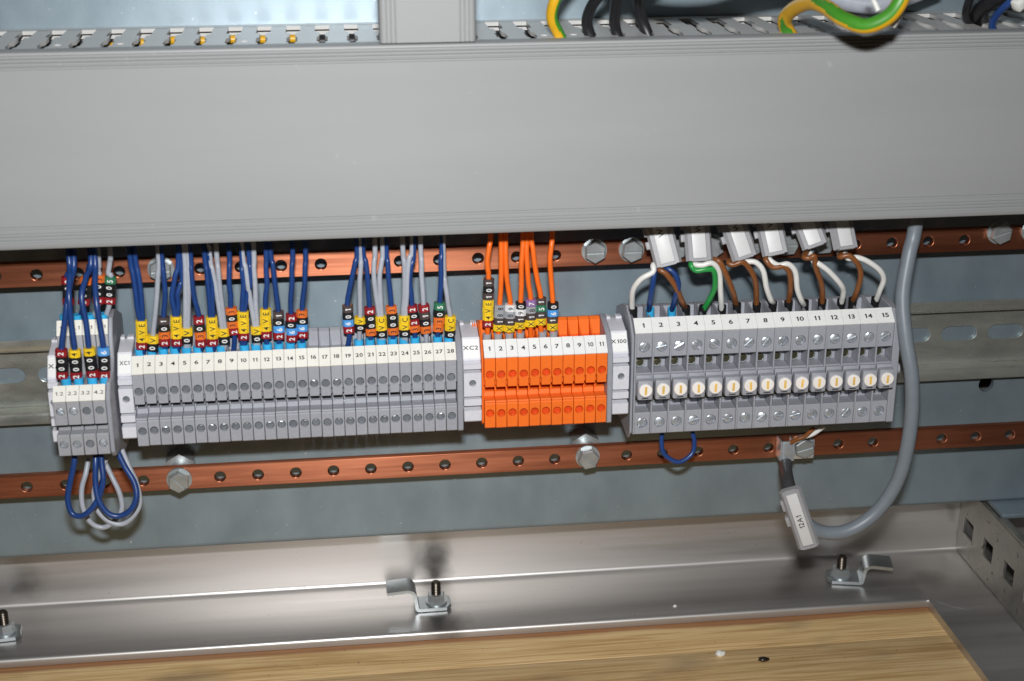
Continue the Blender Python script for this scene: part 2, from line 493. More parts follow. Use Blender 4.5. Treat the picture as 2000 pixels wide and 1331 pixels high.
def sheet(name, polys, thick, m, axes='XZ', parent=None, loc=(0, 0, 0), bevel=0.0, smooth=35):
    """flat plate with holes: polys[0] outline, others holes; axes XZ (thickness towards +Y), XY (towards -Z) or YZ (towards +X)"""
    cu = bpy.data.curves.new(name, 'CURVE')
    cu.dimensions = '2D'
    cu.fill_mode = 'BOTH'
    cu.extrude = (thick / 2 - bevel) * MM
    cu.bevel_depth = bevel * MM
    cu.bevel_resolution = 1
    cu.offset = -bevel * MM
    for pl in polys:
        sp = cu.splines.new('POLY')
        sp.points.add(len(pl) - 1)
        for p, q in zip(sp.points, pl):
            p.co = (q[0] * MM, q[1] * MM, 0, 1)
        sp.use_cyclic_u = True
    ob = bpy.data.objects.new(name, cu)
    me = bpy.data.meshes.new_from_object(ob)
    bpy.data.objects.remove(ob)
    h = thick / 2 * MM
    for v in me.vertices:
        x, y, z = v.co
        if axes == 'XZ': v.co = (x, h - z, y)
        elif axes == 'XY': v.co = (x, y, z - h)
        else: v.co = (z + h, x, y)
    me.materials.clear()
    me.materials.append(m)
    for p in me.polygons:
        p.use_smooth = True
    me.set_sharp_from_angle(angle=R(smooth))
    me.name = name
    o = bpy.data.objects.new(name, me)
    COL.objects.link(o)
    if parent: o.parent = parent
    o.location = Vector(loc) * MM
    return o

def circle(x, y, r, n=24, sx=1.0):
    return [(x + r * sx * math.cos(2 * math.pi * i / n), y + r * math.sin(2 * math.pi * i / n)) for i in range(n)]

def slotpoly(x0, x1, y0, y1, n=8):
    r = (y1 - y0) / 2; cy = (y0 + y1) / 2
    p = [(x1 - r + r * math.cos(-math.pi / 2 + math.pi * i / n), cy + r * math.sin(-math.pi / 2 + math.pi * i / n)) for i in range(n + 1)]
    p += [(x0 + r + r * math.cos(math.pi / 2 + math.pi * i / n), cy + r * math.sin(math.pi / 2 + math.pi * i / n)) for i in range(n + 1)]
    return p

TXT = {}
GLYPH = {}
def glyph(ch, bold):
    """flat outline of one character, cap height 1, left edge at 0: (verts, faces, width)"""
    k = (ch, bold)
    if k not in GLYPH:
        if ch == '1':
            t = 0.15 + 2 * bold
            x = 0.42
            GLYPH[k] = ([(x - t, 0), (x, 0), (x, 1), (x - t * 0.8, 1), (x - t, 0.93), (0.08, 0.80), (0.08, 0.66), (x - t, 0.76)],
                        [(0, 1, 2, 3, 4, 7), (4, 5, 6, 7)], 0.46)
        elif ch == '.':
            GLYPH[k] = ([(0, 0), (0.15, 0), (0.15, 0.15), (0, 0.15)], [(0, 1, 2, 3)], 0.15)
        else:
            cu = bpy.data.curves.new('g', 'FONT')
            cu.body = ch
            cu.size = 1.0
            cu.offset = bold
            cu.resolution_u = 4
            ob = bpy.data.objects.new('g', cu)
            me = bpy.data.meshes.new_from_object(ob)
            bpy.data.objects.remove(ob)
            xs = [v.co.x for v in me.vertices]; ys = [v.co.y for v in me.vertices]
            h = max(ys) - min(ys)
            GLYPH[k] = ([((v.co.x - min(xs)) / h, (v.co.y - min(ys)) / h) for v in me.vertices], [tuple(p.vertices) for p in me.polygons], (max(xs) - min(xs)) / h)
            bpy.data.meshes.remove(me)
    return GLYPH[k]
def text_mesh(s, size, m, bold=0.0):
    """lettering centred on the origin; size = cap height in mm / 0.72"""
    k = (s, size, m.name, bold)
    if k not in TXT:
        H = size * 0.72
        vs, fs, x = [], [], 0.0
        for ch in s:
            v, f, w = glyph(ch, bold)
            n = len(vs)
            vs += [(x + p[0], p[1]) for p in v]
            fs += [tuple(n + q for q in ff) for ff in f]
            x += w + 0.11
        x -= 0.11
        me = bpy.data.meshes.new('text_' + s)
        me.from_pydata([((p[0] - x / 2) * H * MM, (p[1] - 0.5) * H * MM, 0) for p in vs], [], fs)
        me.materials.append(m)
        TXT[k] = me
    return TXT[k]

# ------------------------------------------------------------------ the cabinet: plate, wall, floor, wood
X0, X1 = -290.0, 290.0
hole = at(1979, 820, 0)
plate = empty('mounting_plate', (0, 0, -86), 'large grey galvanised steel mounting plate behind duct, copper bars and terminals', 'mounting plate')
sheet('plate_face', [[(X0, -84 + 86), (X1, -84 + 86), (X1, 230 + 86), (X0, 230 + 86)], circle(205, -29.5 + 86, 3.4)], 2.5, M['plate'], parent=plate)
mb = MB()
pr = [(2.5, -83.99)]
for i in range(7):
    a = math.pi / 2 * i / 6
    pr.append((2.2 - 2.2 * math.cos(a), -84 - 2.2 * math.sin(a)))
pr += [(17, -86.2), (17, -84.2), (2.5, -84.2)]
mb.prof(pr, X0, X1, c=0)
make('bent_edge', mb, M['plate'], plate, origin=(0, 0, -86))

FZ, WY = -124.0, 27.0
mb = MB()
pr = [(WY + 2, 120), (WY, 120), (WY, FZ + 2.2)]
for i in range(1, 7):
    a = math.pi / 2 * i / 6
    pr.append((WY - 2.2 + 2.2 * math.cos(a), FZ + 2.2 - 2.2 * math.sin(a)))
pr += [(WY - 2.2, FZ - 2), (WY + 2, FZ - 2)]
mb.prof(pr, X0, X1, c=0)
tag(make('cabinet_wall', mb, M['steel']), 'bare stainless rear wall of the cabinet below the plate', None, None, 'structure')
mb = MB()
def floor_strip(mb, pts):
    mb.prof(pts, X0, 182.0, c=0)
pr = [(WY - 2.2, FZ - 2), (WY - 2.2, FZ)]
pr += [(-14.5, FZ)]
for i in range(1, 6):
    a = math.pi / 2 * i / 5
    pr.append((-14.5 - 1.5 * math.sin(a), FZ - 1.5 + 1.5 * math.cos(a)))
pr += [(-16, FZ - 3.6), (-14, FZ - 3.6), (-14, FZ - 2)]
mb.prof(pr, X0, 182.2, c=0)
mb.box(182.2, X1, -190, WY - 2.2, FZ - 2, FZ, c=0.0)
mb.box(182.2, 184, -190, -14.2, FZ - 3.6, FZ - 2.0)
tag(make('cabinet_floor', mb, M['steel']), None, None, None, 'structure')

P = [atz(1800, 1163, FZ), atz(1822, 1172, FZ), atz(1856, 1184, FZ), atz(1892, 1192, FZ)]
mb = MB(); mb.tube([p + Vector((0, 0, -0.45)) for p in P], 0.6, 8, 5)
make('weld', mb, M['steel'], bpy.data.objects['cabinet_floor'])
wood = empty('wooden_board', (0, -60, -134), 'wooden base of pine boards under the cabinet floor opening', None)
wood['kind'] = 'structure'
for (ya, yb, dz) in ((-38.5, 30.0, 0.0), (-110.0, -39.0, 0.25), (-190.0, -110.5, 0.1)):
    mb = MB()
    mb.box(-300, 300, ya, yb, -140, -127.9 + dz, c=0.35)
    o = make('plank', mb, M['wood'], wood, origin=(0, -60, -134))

# ------------------------------------------------------------------ DIN rail
rail = empty('mounting_rail', (0, 0, -6.2), 'slotted zinc mounting rail carrying all the terminal rows', 'rail')
sl = []
k = -20
while True:
    xs = 182.0 + 20.55 * k
    k += 1
    if xs < X0 + 20: continue
    if xs > X1 - 20: break
    sl.append(slotpoly(xs, xs + 15.7, -8.3 + 6.2, -1.9 + 6.2))
sheet('rail_web', [[(X0 + 8, -12.3), (X1 - 8, -12.3), (X1 - 8, 12.3), (X0 + 8, 12.3)]] + sl, 1.0, M['rail_zinc'], parent=rail, loc=(0, -1.2, 0), bevel=0.12)
for sgn in (1, -1):
    mb = MB()
    pr = [(-0.2, 12.3 * sgn), (-6.4, 12.6 * sgn), (-7.2, 13.3 * sgn), (-7.5, 14.0 * sgn), (-7.5, 17.2 * sgn), (-7.1, 17.6 * sgn),
          (-6.6, 17.2 * sgn), (-6.5, 13.9 * sgn), (-6.2, 13.4 * sgn), (-0.2, 13.2 * sgn)]
    mb.prof(pr, X0 + 8, X1 - 8, c=0)
    make('rail_flange', mb, M['rail_zinc'], rail)

# ------------------------------------------------------------------ copper bars, bolts, spacers
BARY = -16.0
def bar(name, zc, x_first, pitch, label):
    hs = []
    i = -8
    while True:
        x = x_first + pitch * i
        i += 1
        if x < X0 + 15: continue
        if x > X1 - 15: break
        hs.append(circle(x, 0.0, 2.15, 22))
    o = sheet(name, [[(X0 + 10, -4.75), (X1 - 10, -4.75), (X1 - 10, 4.75), (X0 + 10, 4.75)]] + hs, 3.2, M['copper'], loc=(0, BARY, zc), bevel=0.25)
    return tag(o, label, 'copper bar', 'drilled copper earth bars')
UBZ = (at(0, 542, BARY).z + at(2000, 463.5, BARY).z) / 2
LBZ = (at(0, 953.5, BARY).z + at(2000, 849, BARY).z) / 2
bar('copper_bar', UBZ, at(71, 537, BARY).x, (at(1885, 458, BARY).x - at(71, 537, BARY).x) / 24, 'drilled copper bar just below the wide duct, behind the wires')
bar('copper_bar', LBZ, at(52, 952, BARY).x, (at(1972, 850, BARY).x - at(52, 952, BARY).x) / 27, 'drilled copper bar below the terminal rows, with blue loops in front')

def hexbolt(x, z, ang, label, slot_ang=None, rw=5.0, rh=4.4, tilt=0.0):
    root = empty('hex_bolt', (x, BARY, z), label, 'bolt', 'hex bolts in the copper bars')
    mb = MB()
    mb.cyl((0, 0, 0), (0, -1.0, 0), rw, 28)
    make('washer', mb, M['zinc'], root)
    mb = MB()
    w = slot_ang if slot_ang is not None else 0.0
    ring = lambda r, y: [(r * math.cos(ang + math.pi / 3 * i), y, r * math.sin(ang + math.pi / 3 * i)) for i in range(6)]
    vs = ring(rh, -1.0) + ring(rh, -4.0) + ring(rh - 0.45, -4.4)
    fs = [(i, (i + 1) % 6, 6 + (i + 1) % 6, 6 + i) for i in range(6)] + [(6 + i, 6 + (i + 1) % 6, 12 + (i + 1) % 6, 12 + i) for i in range(6)]
    mb.add(vs, fs)
    # slotted top: two half faces standing above the slot floor
    hexp = ring(rh - 0.45, 0)
    d = (math.cos(w), math.sin(w)); nrm = (-d[1], d[0]); hw = 0.45
    def clip(poly, nx, nz, c):
        out = []
        for i in range(len(poly)):
            p, q = poly[i], poly[(i + 1) % len(poly)]
            a = p[0] * nx + p[2] * nz - c; b = q[0] * nx + q[2] * nz - c
            if a >= 0: out.append(p)
            if a * b < 0:
                t = a / (a - b)
                out.append((p[0] + (q[0] - p[0]) * t, 0, p[2] + (q[2] - p[2]) * t))
        return out
    for sgn in (1, -1):
        pl = clip(hexp, nrm[0] * sgn, nrm[1] * sgn, hw)
        m_ = len(pl)
        mb.add([(p[0], -4.4, p[2]) for p in pl] + [(p[0], -3.9, p[2]) for p in pl],
               [tuple(range(m_))] + [(i, (i + 1) % m_, m_ + (i + 1) % m_, m_ + i) for i in range(m_)])
    mb.add([(p[0], -3.9, p[2]) for p in hexp], [tuple(range(6))])
    make('bolt_head', mb, M['zinc'], root, smooth=20)
    return root
def bolt_at(px, py, *a, **k):
    p = at(px, py, BARY - 3.5)
    return hexbolt(p.x, p.z, *a, **k)
bolt_at(313, 530, 0.5, 'zinc hex bolt in the upper bar half hidden by blue wires', 0.05)
bolt_at(1163, 494, R(90), 'slotted hex bolt in the upper bar, right of the orange wires', 0.02)
bolt_at(1236, 492, R(82), 'hex bolt in the upper bar touching the first clear tag', 0.0)
for px, t_ in ((1322, 'between the first and second clear tags'), (1393, 'between the second and third clear tags'), (1468, 'between the third and fourth clear tags'),
               (1540, 'between the fourth and fifth clear tags'), (1611, 'between the fifth and sixth clear tags')):
    bolt_at(px, 491 - (px - 1236) * 0.038, random.uniform(0, 1), 'zinc hex bolt in the upper bar ' + t_, random.uniform(-1, 1))
bolt_at(1957, 457, 0.42, 'hex bolt in the upper bar at the far right', 0.3)
bolt_at(2024, 454, 0.9, 'hex bolt in the upper bar cut by the right frame edge', 0.8)
bolt_at(349, 943, R(88), 'slotted hex bolt in the lower bar under the grey row', R(-46))
bolt_at(1150, 898, R(70), 'slotted hex bolt in the lower bar under the orange row', R(-38))
bolt_at(1572, 877, R(35), 'hex bolt in the lower bar holding the cable clamp', R(15))

for x, t_ in ((at(349, 943, BARY).x, 'under the long grey terminal row'), (at(1150, 898, BARY).x, 'under the orange terminal row')):
    root = empty('spacer', (x, 0, LBZ + 0.6), 'silver hexagonal spacer behind the lower bar, ' + t_, 'spacer', 'spacers holding the lower bar')
    mb = MB()
    mb.cyl((0, 0, 0), (0, -8.0, 0), 6.4, 6, phase=R(30))
    make('hex_body', mb, M['zinc'], root, smooth=20)
    mb = MB()
    mb.cyl((0, -8.0, 0), (0, -12.8, 0), 4.0, 12)
    make('spacer_neck', mb, M['zinc'], root)

# ------------------------------------------------------------------ wide wiring duct
duct = empty('wiring_duct', (0, 0, 62), 'wide grey slotted wiring duct with a plain ribbed cover', 'wiring duct')
DL, DR_ = -300.0, 300.0
mb = MB()
def rib_profile():
    zs = []
    pr = [(-50.0, 128.0), (-50.0, 129.6), (-55.2, 129.7), (-56.6, 129.3), (-57.0, 128.7)]
    for z in (127.9, 126.7, 125.5, 124.1):
        pr += [(-57.0, z + 0.55), (-56.5, z + 0.25), (-56.5, z - 0.25), (-57.0, z - 0.5)]
    for z in (69.8, 67.4, 66.2, 65.0):
        pr += [(-57.0, z + 0.5), (-56.5, z + 0.25), (-56.5, z - 0.25), (-57.0, z - 0.55)]
    pr += [(-57.0, 63.0), (-56.5, 62.2), (-55.2, 61.9), (-50.0, 62.0), (-50.0, 63.4), (-54.6, 63.6), (-55.2, 64.6), (-55.2, 126.8), (-54.6, 127.8)]
    return pr
mb.prof(rib_profile(), DL, DR_, c=0)
make('cover', mb, M['duct_lid'], duct, origin=(0, 0, 62))
mb = MB()
mb.box(DL, DR_, -2.0, -0.3, 62.6, 129.0)
mb.box(DL, DR_, -6.0, -2.0, 127.6, 129.0)
mb.box(DL, DR_, -6.0, -2.0, 62.6, 64.0)
make('base', mb, M['duct'], duct, origin=(0, 0, 62))
PITCHF = 10.45
XF0 = -175.4
def finger_poly(ylim):
    a, b = 0.0, PITCHF
    pts = [(2.55, -5.0), (2.55, -21.0), (2.2, -21.6), (1.05, -22.2), (1.05, -31.0), (1.9, -32.5), (1.9, -42.0), (1.05, -44.0), (1.05, -53.5)]
    return pts + [(b - x, y) for x, y in reversed(pts)]
plain = finger_poly(0)
fing_mesh = None; fing_hole = None
for k in range(-8, 40):
    x = XF0 + PITCHF * k
    hole_here = k in (1, 3, 7, 17, 18, 28, 34)
    for zt, top in ((129.0, True), (64.0, False)):
        me = fing_hole if (hole_here and top) else fing_mesh
        if me is None:
            pl = [plain]
            if hole_here and top: pl.append(circle(PITCHF / 2 - 0.6, -39.5, 1.5, 14))
            o = sheet('finger', pl, 1.4, M['duct'], axes='XY', parent=duct)
            me = o.data
            if hole_here and top: fing_hole = me
            else: fing_mesh = me
        else:
            o = bpy.data.objects.new('finger', me); COL.objects.link(o); o.parent = duct
        o.location = Vector((x, 0, zt - 62)) * MM
# the vertical duct standing on it
vd = empty('vertical_duct', (-35.2, 0, 130), 'narrow grey vertical duct piece standing on the wide duct', 'wiring duct')
mb = MB()
pr = []
xs0, xs1 = -51.6, -18.9
w = xs1 - xs0
prf = [(0.0, -50.0), (0.0, -55.6), (0.5, -56.6), (1.2, -57.0)]
for xx in (2.4, 3.9, 5.4):
    prf += [(xx - .3, -57.0), (xx - .12, -56.6), (xx + .12, -56.6), (xx + .3, -57.0)]
prf = prf + [(w - x, y) for x, y in reversed(prf)] + [(w - 1.4, -50.0), (w - 1.4, -55.3), (1.4, -55.3), (1.4, -50.0)]
n_ = len(prf)
vs = [(xs0 + p[0], p[1], z) for z in (130.1, 200.0) for p in prf]
mb.add(vs, [(i, (i + 1) % n_, n_ + (i + 1) % n_, n_ + i) for i in range(n_)] + [tuple(range(n_))[::-1], tuple(range(n_, 2 * n_))])
make('cover', mb, M['duct_lid'], vd, origin=(-35.2, 0, 130))
mb = MB()
mb.box(xs0 + 1.5, xs0 + 2.9, -54, -0.3, 130.3, 200)
mb.box(xs1 - 2.9, xs1 - 1.5, -54, -0.3, 130.3, 200)
mb.box(xs0 + 2.9, xs1 - 2.9, -2, -0.3, 130.3, 200)
make('base', mb, M['duct'], vd, origin=(-35.2, 0, 130))

# ------------------------------------------------------------------ shared small meshes
def screw_mesh(name, r, m, dome=0.0, slot=0.28):
    """slotted screw head facing -Y, local origin at the head plane"""
    mb = MB()
    for sgn in (1, -1):
        a0 = math.asin(slot / r)
        P = []
        for i in range(11):
            a = a0 + (math.pi - 2 * a0) * i / 10
            P.append((r * math.cos(a), sgn * r * math.sin(a)))
        c = len(P)
        vs = [(p[0], 0.0, p[1]) for p in P] + [(p[0] * .8, -dome, max(slot, abs(p[1]) * .8) * (1 if p[1] > 0 else -1)) for p in P] + [(p[0], 0.7, p[1]) for p in P]
        fs = [(i, i + 1, c + i + 1, c + i) for i in range(c - 1)] + [(c - 1, 0, c, 2 * c - 1)]
        fs += [tuple(range(c, 2 * c))]
        fs += [(i, i + 1, 2 * c + i + 1, 2 * c + i) for i in range(c - 1)] + [(0, c - 1, 3 * c - 1, 2 * c)]
        mb.add(vs, fs)
    mb.add([(r * math.cos(2 * math.pi * i / 20), 0.6, r * math.sin(2 * math.pi * i / 20)) for i in range(20)], [tuple(range(20))])
    me = bpy.data.meshes.new(name)
    me.from_pydata([(Vector(p) * MM)[:] for p in mb.v], [], mb.f)
    me.materials.append(m)
    bm = bmesh.new(); bm.from_mesh(me); bmesh.ops.recalc_face_normals(bm, faces=bm.faces); bm.to_mesh(me); bm.free()
    return me
def plug_mesh(name, r, m):
    mb = MB()
    mb.cyl((0, 1.0, 0), (0, 0.15, 0), r, 20); mb.cyl((0, 0.15, 0), (0, 0, 0), r, 20, r2=r - 0.15)
    me = bpy.data.meshes.new(name)
    me.from_pydata([(Vector(p) * MM)[:] for p in mb.v], [], mb.f)
    me.materials.append(m)
    return me
def dome_screw(name, r, m, dome, slot=0.3):
    """domed slotted screw head facing -Y"""
    bm = bmesh.new()
    for sgn in (1, -1):
        rows = []
        for j in range(6):
            q = math.sin(math.pi / 2 * j / 5)
            rr = r * math.cos(math.pi / 2 * j / 5 * 0.98)
            row_ = []
            for i in range(13):
                a = math.pi * i / 12
                x = rr * math.cos(a); z = max(rr * math.sin(a), slot)
                row_.append(bm.verts.new((x * MM, -dome * q * MM, sgn * z * MM)))
            rows.append(row_)
        rows.insert(0, [bm.verts.new((v.co.x, 0.7 * MM, v.co.z)) for v in rows[0]])
        for a, b in zip(rows, rows[1:]):
            for i in range(12):
                bm.faces.new((a[i], a[i + 1], b[i + 1], b[i]))
        for a, b in zip(rows, rows[1:]):      # slot walls
            bm.faces.new((a[0], b[0], b[12], a[12]))
    bm.faces.new([bm.verts.new((r * math.cos(2 * math.pi * i / 20) * MM, 0.15 * MM, r * math.sin(2 * math.pi * i / 20) * MM)) for i in range(20)])
    bmesh.ops.remove_doubles(bm, verts=bm.verts, dist=1e-6)
    bmesh.ops.recalc_face_normals(bm, faces=bm.faces)
    me = bpy.data.meshes.new(name)
    bm.to_mesh(me); bm.free()
    for p in me.polygons: p.use_smooth = True
    me.set_sharp_from_angle(angle=R(35))
    me.materials.append(m)
    return me
SCR_G = plug_mesh('plunger_grey', 1.55, M['hole_grey'])
SCR_O = plug_mesh('plunger_orange', 1.55, M['hole_orange'])
SCR_Z = dome_screw('plunger_zinc', 1.45, M['zinc_bright'], 0.3)
SCR_B = dome_screw('screw_zinc', 2.08, M['zinc_bright'], 0.65, 0.27)
mb = MB()
for (ra, ya, rb, yb) in ((2.15, 0.8, 2.15, -0.5), (2.15, -0.5, 1.8, -0.5), (1.8, -0.5, 1.8, 0.8)):
    mb.add([(rr * math.cos(2 * math.pi * i / 20), yy, rr * math.sin(2 * math.pi * i / 20)) for rr, yy in ((ra, ya), (rb, yb)) for i in range(20)],
           [(i, (i + 1) % 20, 20 + (i + 1) % 20, 20 + i) for i in range(20)])
RING_Z = bpy.data.meshes.new('contact_ring')
RING_Z.from_pydata([(Vector(p) * MM)[:] for p in mb.v], [], mb.f)
RING_Z.materials.append(M['zinc_bright'])
SCR_C = dome_screw('screw_brass', 1.9, M['brass'], 0.3, 0.28)

def block_text(s, parent, size, yz, tilt, dx=0.0, m=None, bold=0.02, name='number', sx=1.0):
    nrm = Vector((0, -math.cos(tilt), math.sin(tilt)))
    p = Vector((dx, yz[0], yz[1])) + nrm * 0.04
    return share(name, text_mesh(s, size, m or M['ink'], bold), parent, p, rot=Euler((math.pi / 2 - tilt, 0, 0)), scale=(sx, 1, 1))

# ------------------------------------------------------------------ narrow feed-through terminals (rows XC1 and XC2)
TP = [(-8, 11.6), (-22.8, 17.4), (-24.2, 17.6), (-25.6, 16.8), (-26.2, 11.2), (-36.4, 11.2), (-36.9, 13.6), (-37.8, 14.2), (-43.0, 8.9),
      (-43.0, 0.35), (-40.4, 0.35), (-40.4, -2.9), (-29.0, -3.0), (-29.0, -5.6), (-37.6, -6.7), (-38.0, -8.4), (-42.6, -8.5), (-43.0, -9.0),
      (-42.75, -9.3), (-42.75, -9.6), (-43.0, -9.9), (-43.0, -19.4), (-42.4, -19.9), (-25, -21.0), (-12, -25.5), (-8, -25.5)]
EU, EL = 8, 20   # edges with the plunger holes
def tz(edge, z): 
    a, b = TP[edge][1], TP[edge + 1][1]
    return (z - a) / (b - a)
MARK_T = math.atan2(5.2, 5.3)
def narrow_mesh(w, m):
    mb = MB()
    g = 0.09
    mb.prof(TP, -w / 2 + g, w / 2 - g, c=0.16, holes={EU: (tz(EU, 2.3), 1.6, 2.6), EL: (tz(EL, -13.6), 1.6, 2.6)})
    mb.prof([(-40.41, 0.33), (-43.0, 0.33), (-43.0, -2.7), (-42.5, -3.0), (-40.41, -3.0)], -w / 2 + 0.36, w / 2 - 0.36, c=0.1)
    rib = [(-25.4, 16.4), (-26.0, 10.9), (-36.5, 10.9), (-36.6, 12.2), (-31, 12.6), (-27.6, 14.2)]
    mb.prof(rib, -w / 2 + g, -w / 2 + 0.55, c=0.05)
    mb.prof([(-29.2, -3.1), (-29.2, -6.2), (-38.2, -7.0), (-38.2, -5.2), (-36, -3.1)], -w / 2 + g, -w / 2 + 0.6, c=0.05)
    return mb
def marker_mesh(w, m):
    mb = MB()
    t = 0.55
    a, b = Vector((-37.75, 14.25)), Vector((-43.05, 8.95))
    nn = Vector((-1, 1)).normalized() * t
    pr = [tuple(a), tuple(b), tuple(b + nn), tuple(a + nn)]
    mb.prof(pr, -w / 2 + 0.05, w / 2 - 0.05, c=0.06)
    return mb
def row(rowname, n, x_first, pitch, zoff, body_m, cat_txt, group, glints, base_lab, scr, mk):
    bmesh_ = mmesh_ = None
    roots = []
    for i in range(n):
        x = x_first + pitch * i
        root = empty('terminal_block', (x, 0, zoff), '%s terminal printed %d, %s from the left in the %s row' % (base_lab, i + 1, ORD[i + 1], rowname), 'terminal block', group)
        root.location.y += random.uniform(-0.12, 0.12) * MM
        root.location.z += random.uniform(-0.08, 0.08) * MM
        if bmesh_ is None:
            bmesh_ = make('body', narrow_mesh(pitch, body_m), body_m, root).data
            mmesh_ = make('marker', marker_mesh(pitch, mk), mk, root).data
        else:
            share('body', bmesh_, root, (0, 0, 0)); share('marker', mmesh_, root, (0, 0, 0))
        mk_o = root.children[-1] if root.children else None
        mk_o = [c for c in COL.objects if c.parent == root and c.name.startswith('marker')][0] if mk_o is None else mk_o
        c_ = Vector((-40.4, 11.6)) + Vector((-1, 1)).normalized() * 0.55
        block_text(str(i + 1), mk_o, 2.15 if n > 20 else 2.45, c_, MARK_T, 0.05, M['ink'], bold=0.022, sx=(1.5 if n > 20 else 1.3) * (0.82 if i > 8 else 1))
        for e, z in (('u', 2.3), ('l', -13.6)):
            gl = (i + 1, e) in glints
            share('screw', scr, root, (0, -41.3 + random.uniform(-.25, .25), z), rot=Euler((R(random.uniform(-6, 2)), 0, 0)))
            if gl and scr is SCR_G:
                share('contact', SCR_Z, root, (random.uniform(-.3, .3), -41.9, z + 0.85), rot=Euler((R(-20), random.uniform(-1, 1), 0)), scale=(0.42, 1, 0.42))
        roots.append(root)
    return roots
bpy.context.view_layer.update()
gl1 = {(16, 'u'), (18, 'u'), (27, 'u')} | {(q, 'l') for q in (3, 6, 7, 8, 9, 10, 12, 13, 15, 16, 18, 19, 21, 22, 23, 25, 27)}
XC1X, XC1P = -143.8, 4.278
XC2X, XC2P = -13.6, 4.30
row('XC1', 28, XC1X, XC1P, 0.0, M['grey_pa'], '', 'grey terminals of row XC1', gl1, 'narrow grey', SCR_G, M['marker'])
row('XC2', 11, XC2X, XC2P, 0.2, M['orange_pa'], '', 'orange terminals of row XC2', set(), 'narrow orange', SCR_O, M['marker_w'])

def endplate(x0, x1, pr, m, label, z=0.0):
    mb = MB()
    mb.prof(pr, x0, x1, c=0.3)
    o = make('end_plate', mb, m, None, loc=((x0 + x1) / 2, 0, z), origin=((x0 + x1) / 2, 0, 0))
    return tag(o, label, 'end plate', 'end plates closing the terminal rows')
EP = [(-8, 12.2), (-23, 18.0), (-24.6, 18.1), (-30, 17.0), (-37.6, 14.6), (-43.1, 9.0), (-43.1, -19.5), (-42.3, -20.2), (-25, -21.4), (-12, -26), (-8, -26)]
endplate(-26.05, -23.8, EP, M['grey_end'], 'grey end plate at the right end of the long grey row')
endplate(31.6, 33.6, EP, M['grey_end'], 'grey end plate at the right end of the orange row', 0.2)

# orange latch on the left of the XC2 row
mb = MB()
mb.prof([(-14, 13.5), (-23, 17.6), (-30, 16.8), (-37, 14.0), (-41.5, 9.8), (-41.5, -18), (-38, -20), (-14, -21)], -16.55, -15.85, c=0.15)
for q in range(3):
    mb.box(-18.6 + q * 0.75, -18.2 + q * 0.75, -27, -25, 13.5, 17.4, c=0.1)
o = make('end_cover', mb, M['orange_pa'], None, loc=(-16.2, 0, 0.2), origin=(-16.2, 0, 0))
tag(o, 'thin orange end cover with latch ribs left of orange terminal 1', 'end plate', 'end plates closing the terminal rows')

# ------------------------------------------------------------------ end brackets
BP = [(-8, 10.5), (-22.5, 16.2), (-25.0, 16.9), (-34.2, 14.7), (-34.9, 15.1), (-40.2, 7.5), (-39.4, 7.0), (-41.2, 6.2), (-41.2, 4.4), (-38.6, 4.2), (-38.6, 3.4),
      (-42, 3.2), (-42, -6.4), (-39.2, -6.6), (-39.2, -7.3), (-42, -7.5), (-42, -10.2), (-38, -10.4), (-38, -11.6), (-42, -12.2), (-42, -16.4), (-41.4, -17.0), (-20, -20), (-12, -26), (-8, -26)]
def bracket(x0, x1, txt, label, dx, zoff=0.0, sx=1.3):
    xc = (x0 + x1) / 2
    root = empty('end_bracket', (xc, 0, zoff), label, 'end bracket', 'light grey end brackets on the rail')
    mb = MB()
    w = (x1 - x0) / 2
    e = 11
    a, b = BP[e], BP[e + 1]
    mb.prof(BP, -w, w, c=0.22, holes={e: ((-1.0 - a[1]) / (b[1] - a[1]), 1.35, 2.0)})
    for (xa, xb) in ((-w + 0.2, -w + 1.7), (w - 2.6, w - 0.2)):
        mb.box(xa, xb, -25.5, -22.0, 15.6, 17.6, c=0.15)
    make('body', mb, M['bracket'], root)
    mb = MB()
    t = math.atan2(5.3, 7.6)
    A = Vector((-35.4, 14.38)); B = Vector((-39.7, 8.22)); nn = Vector((-math.cos(t), math.sin(t))) * 0.25
    mb.prof([tuple(A), tuple(B), tuple(B + nn), tuple(A + nn)], -w + 0.35, w - 0.35, c=0.05)
    lab = make('label_plate', mb, M['marker_w'], root)
    c = (A + B) / 2 + nn
    dx = at(*dx, -37.6).x - xc
    block_text(txt, lab, 2.2, c + Vector((0.2, 0.3)), t, dx, M['ink'], 0.02, 'lettering', sx=sx)
    share('screw', SCR_G, root, (0, -40.6, -1.0), rot=Euler((0, 0.5, 0)), scale=(0.8, 1, 0.8))
    mb = MB()
    mb.box(-w + 0.8, w - 1.6, -38.95, -38.6, -14.0, -11.2)
    make('latch', mb, M['duct'], root)
    return root
bracket(-176.6, -172.7, 'XA', 'light grey end bracket printed XA at the far left', (106, 716))
bracket(-151.4, -146.1, 'XC1', 'light grey end bracket printed XC1 left of the long grey row', (243, 709), sx=0.88)
bracket(-23.5, -16.7, 'XC2', 'light grey end bracket printed XC2 between grey and orange rows', (919, 679))
bracket(33.9, 40.3, 'X100', 'light grey end bracket printed X100 between orange row and fuse row', (1208.5, 663), sx=1.2)

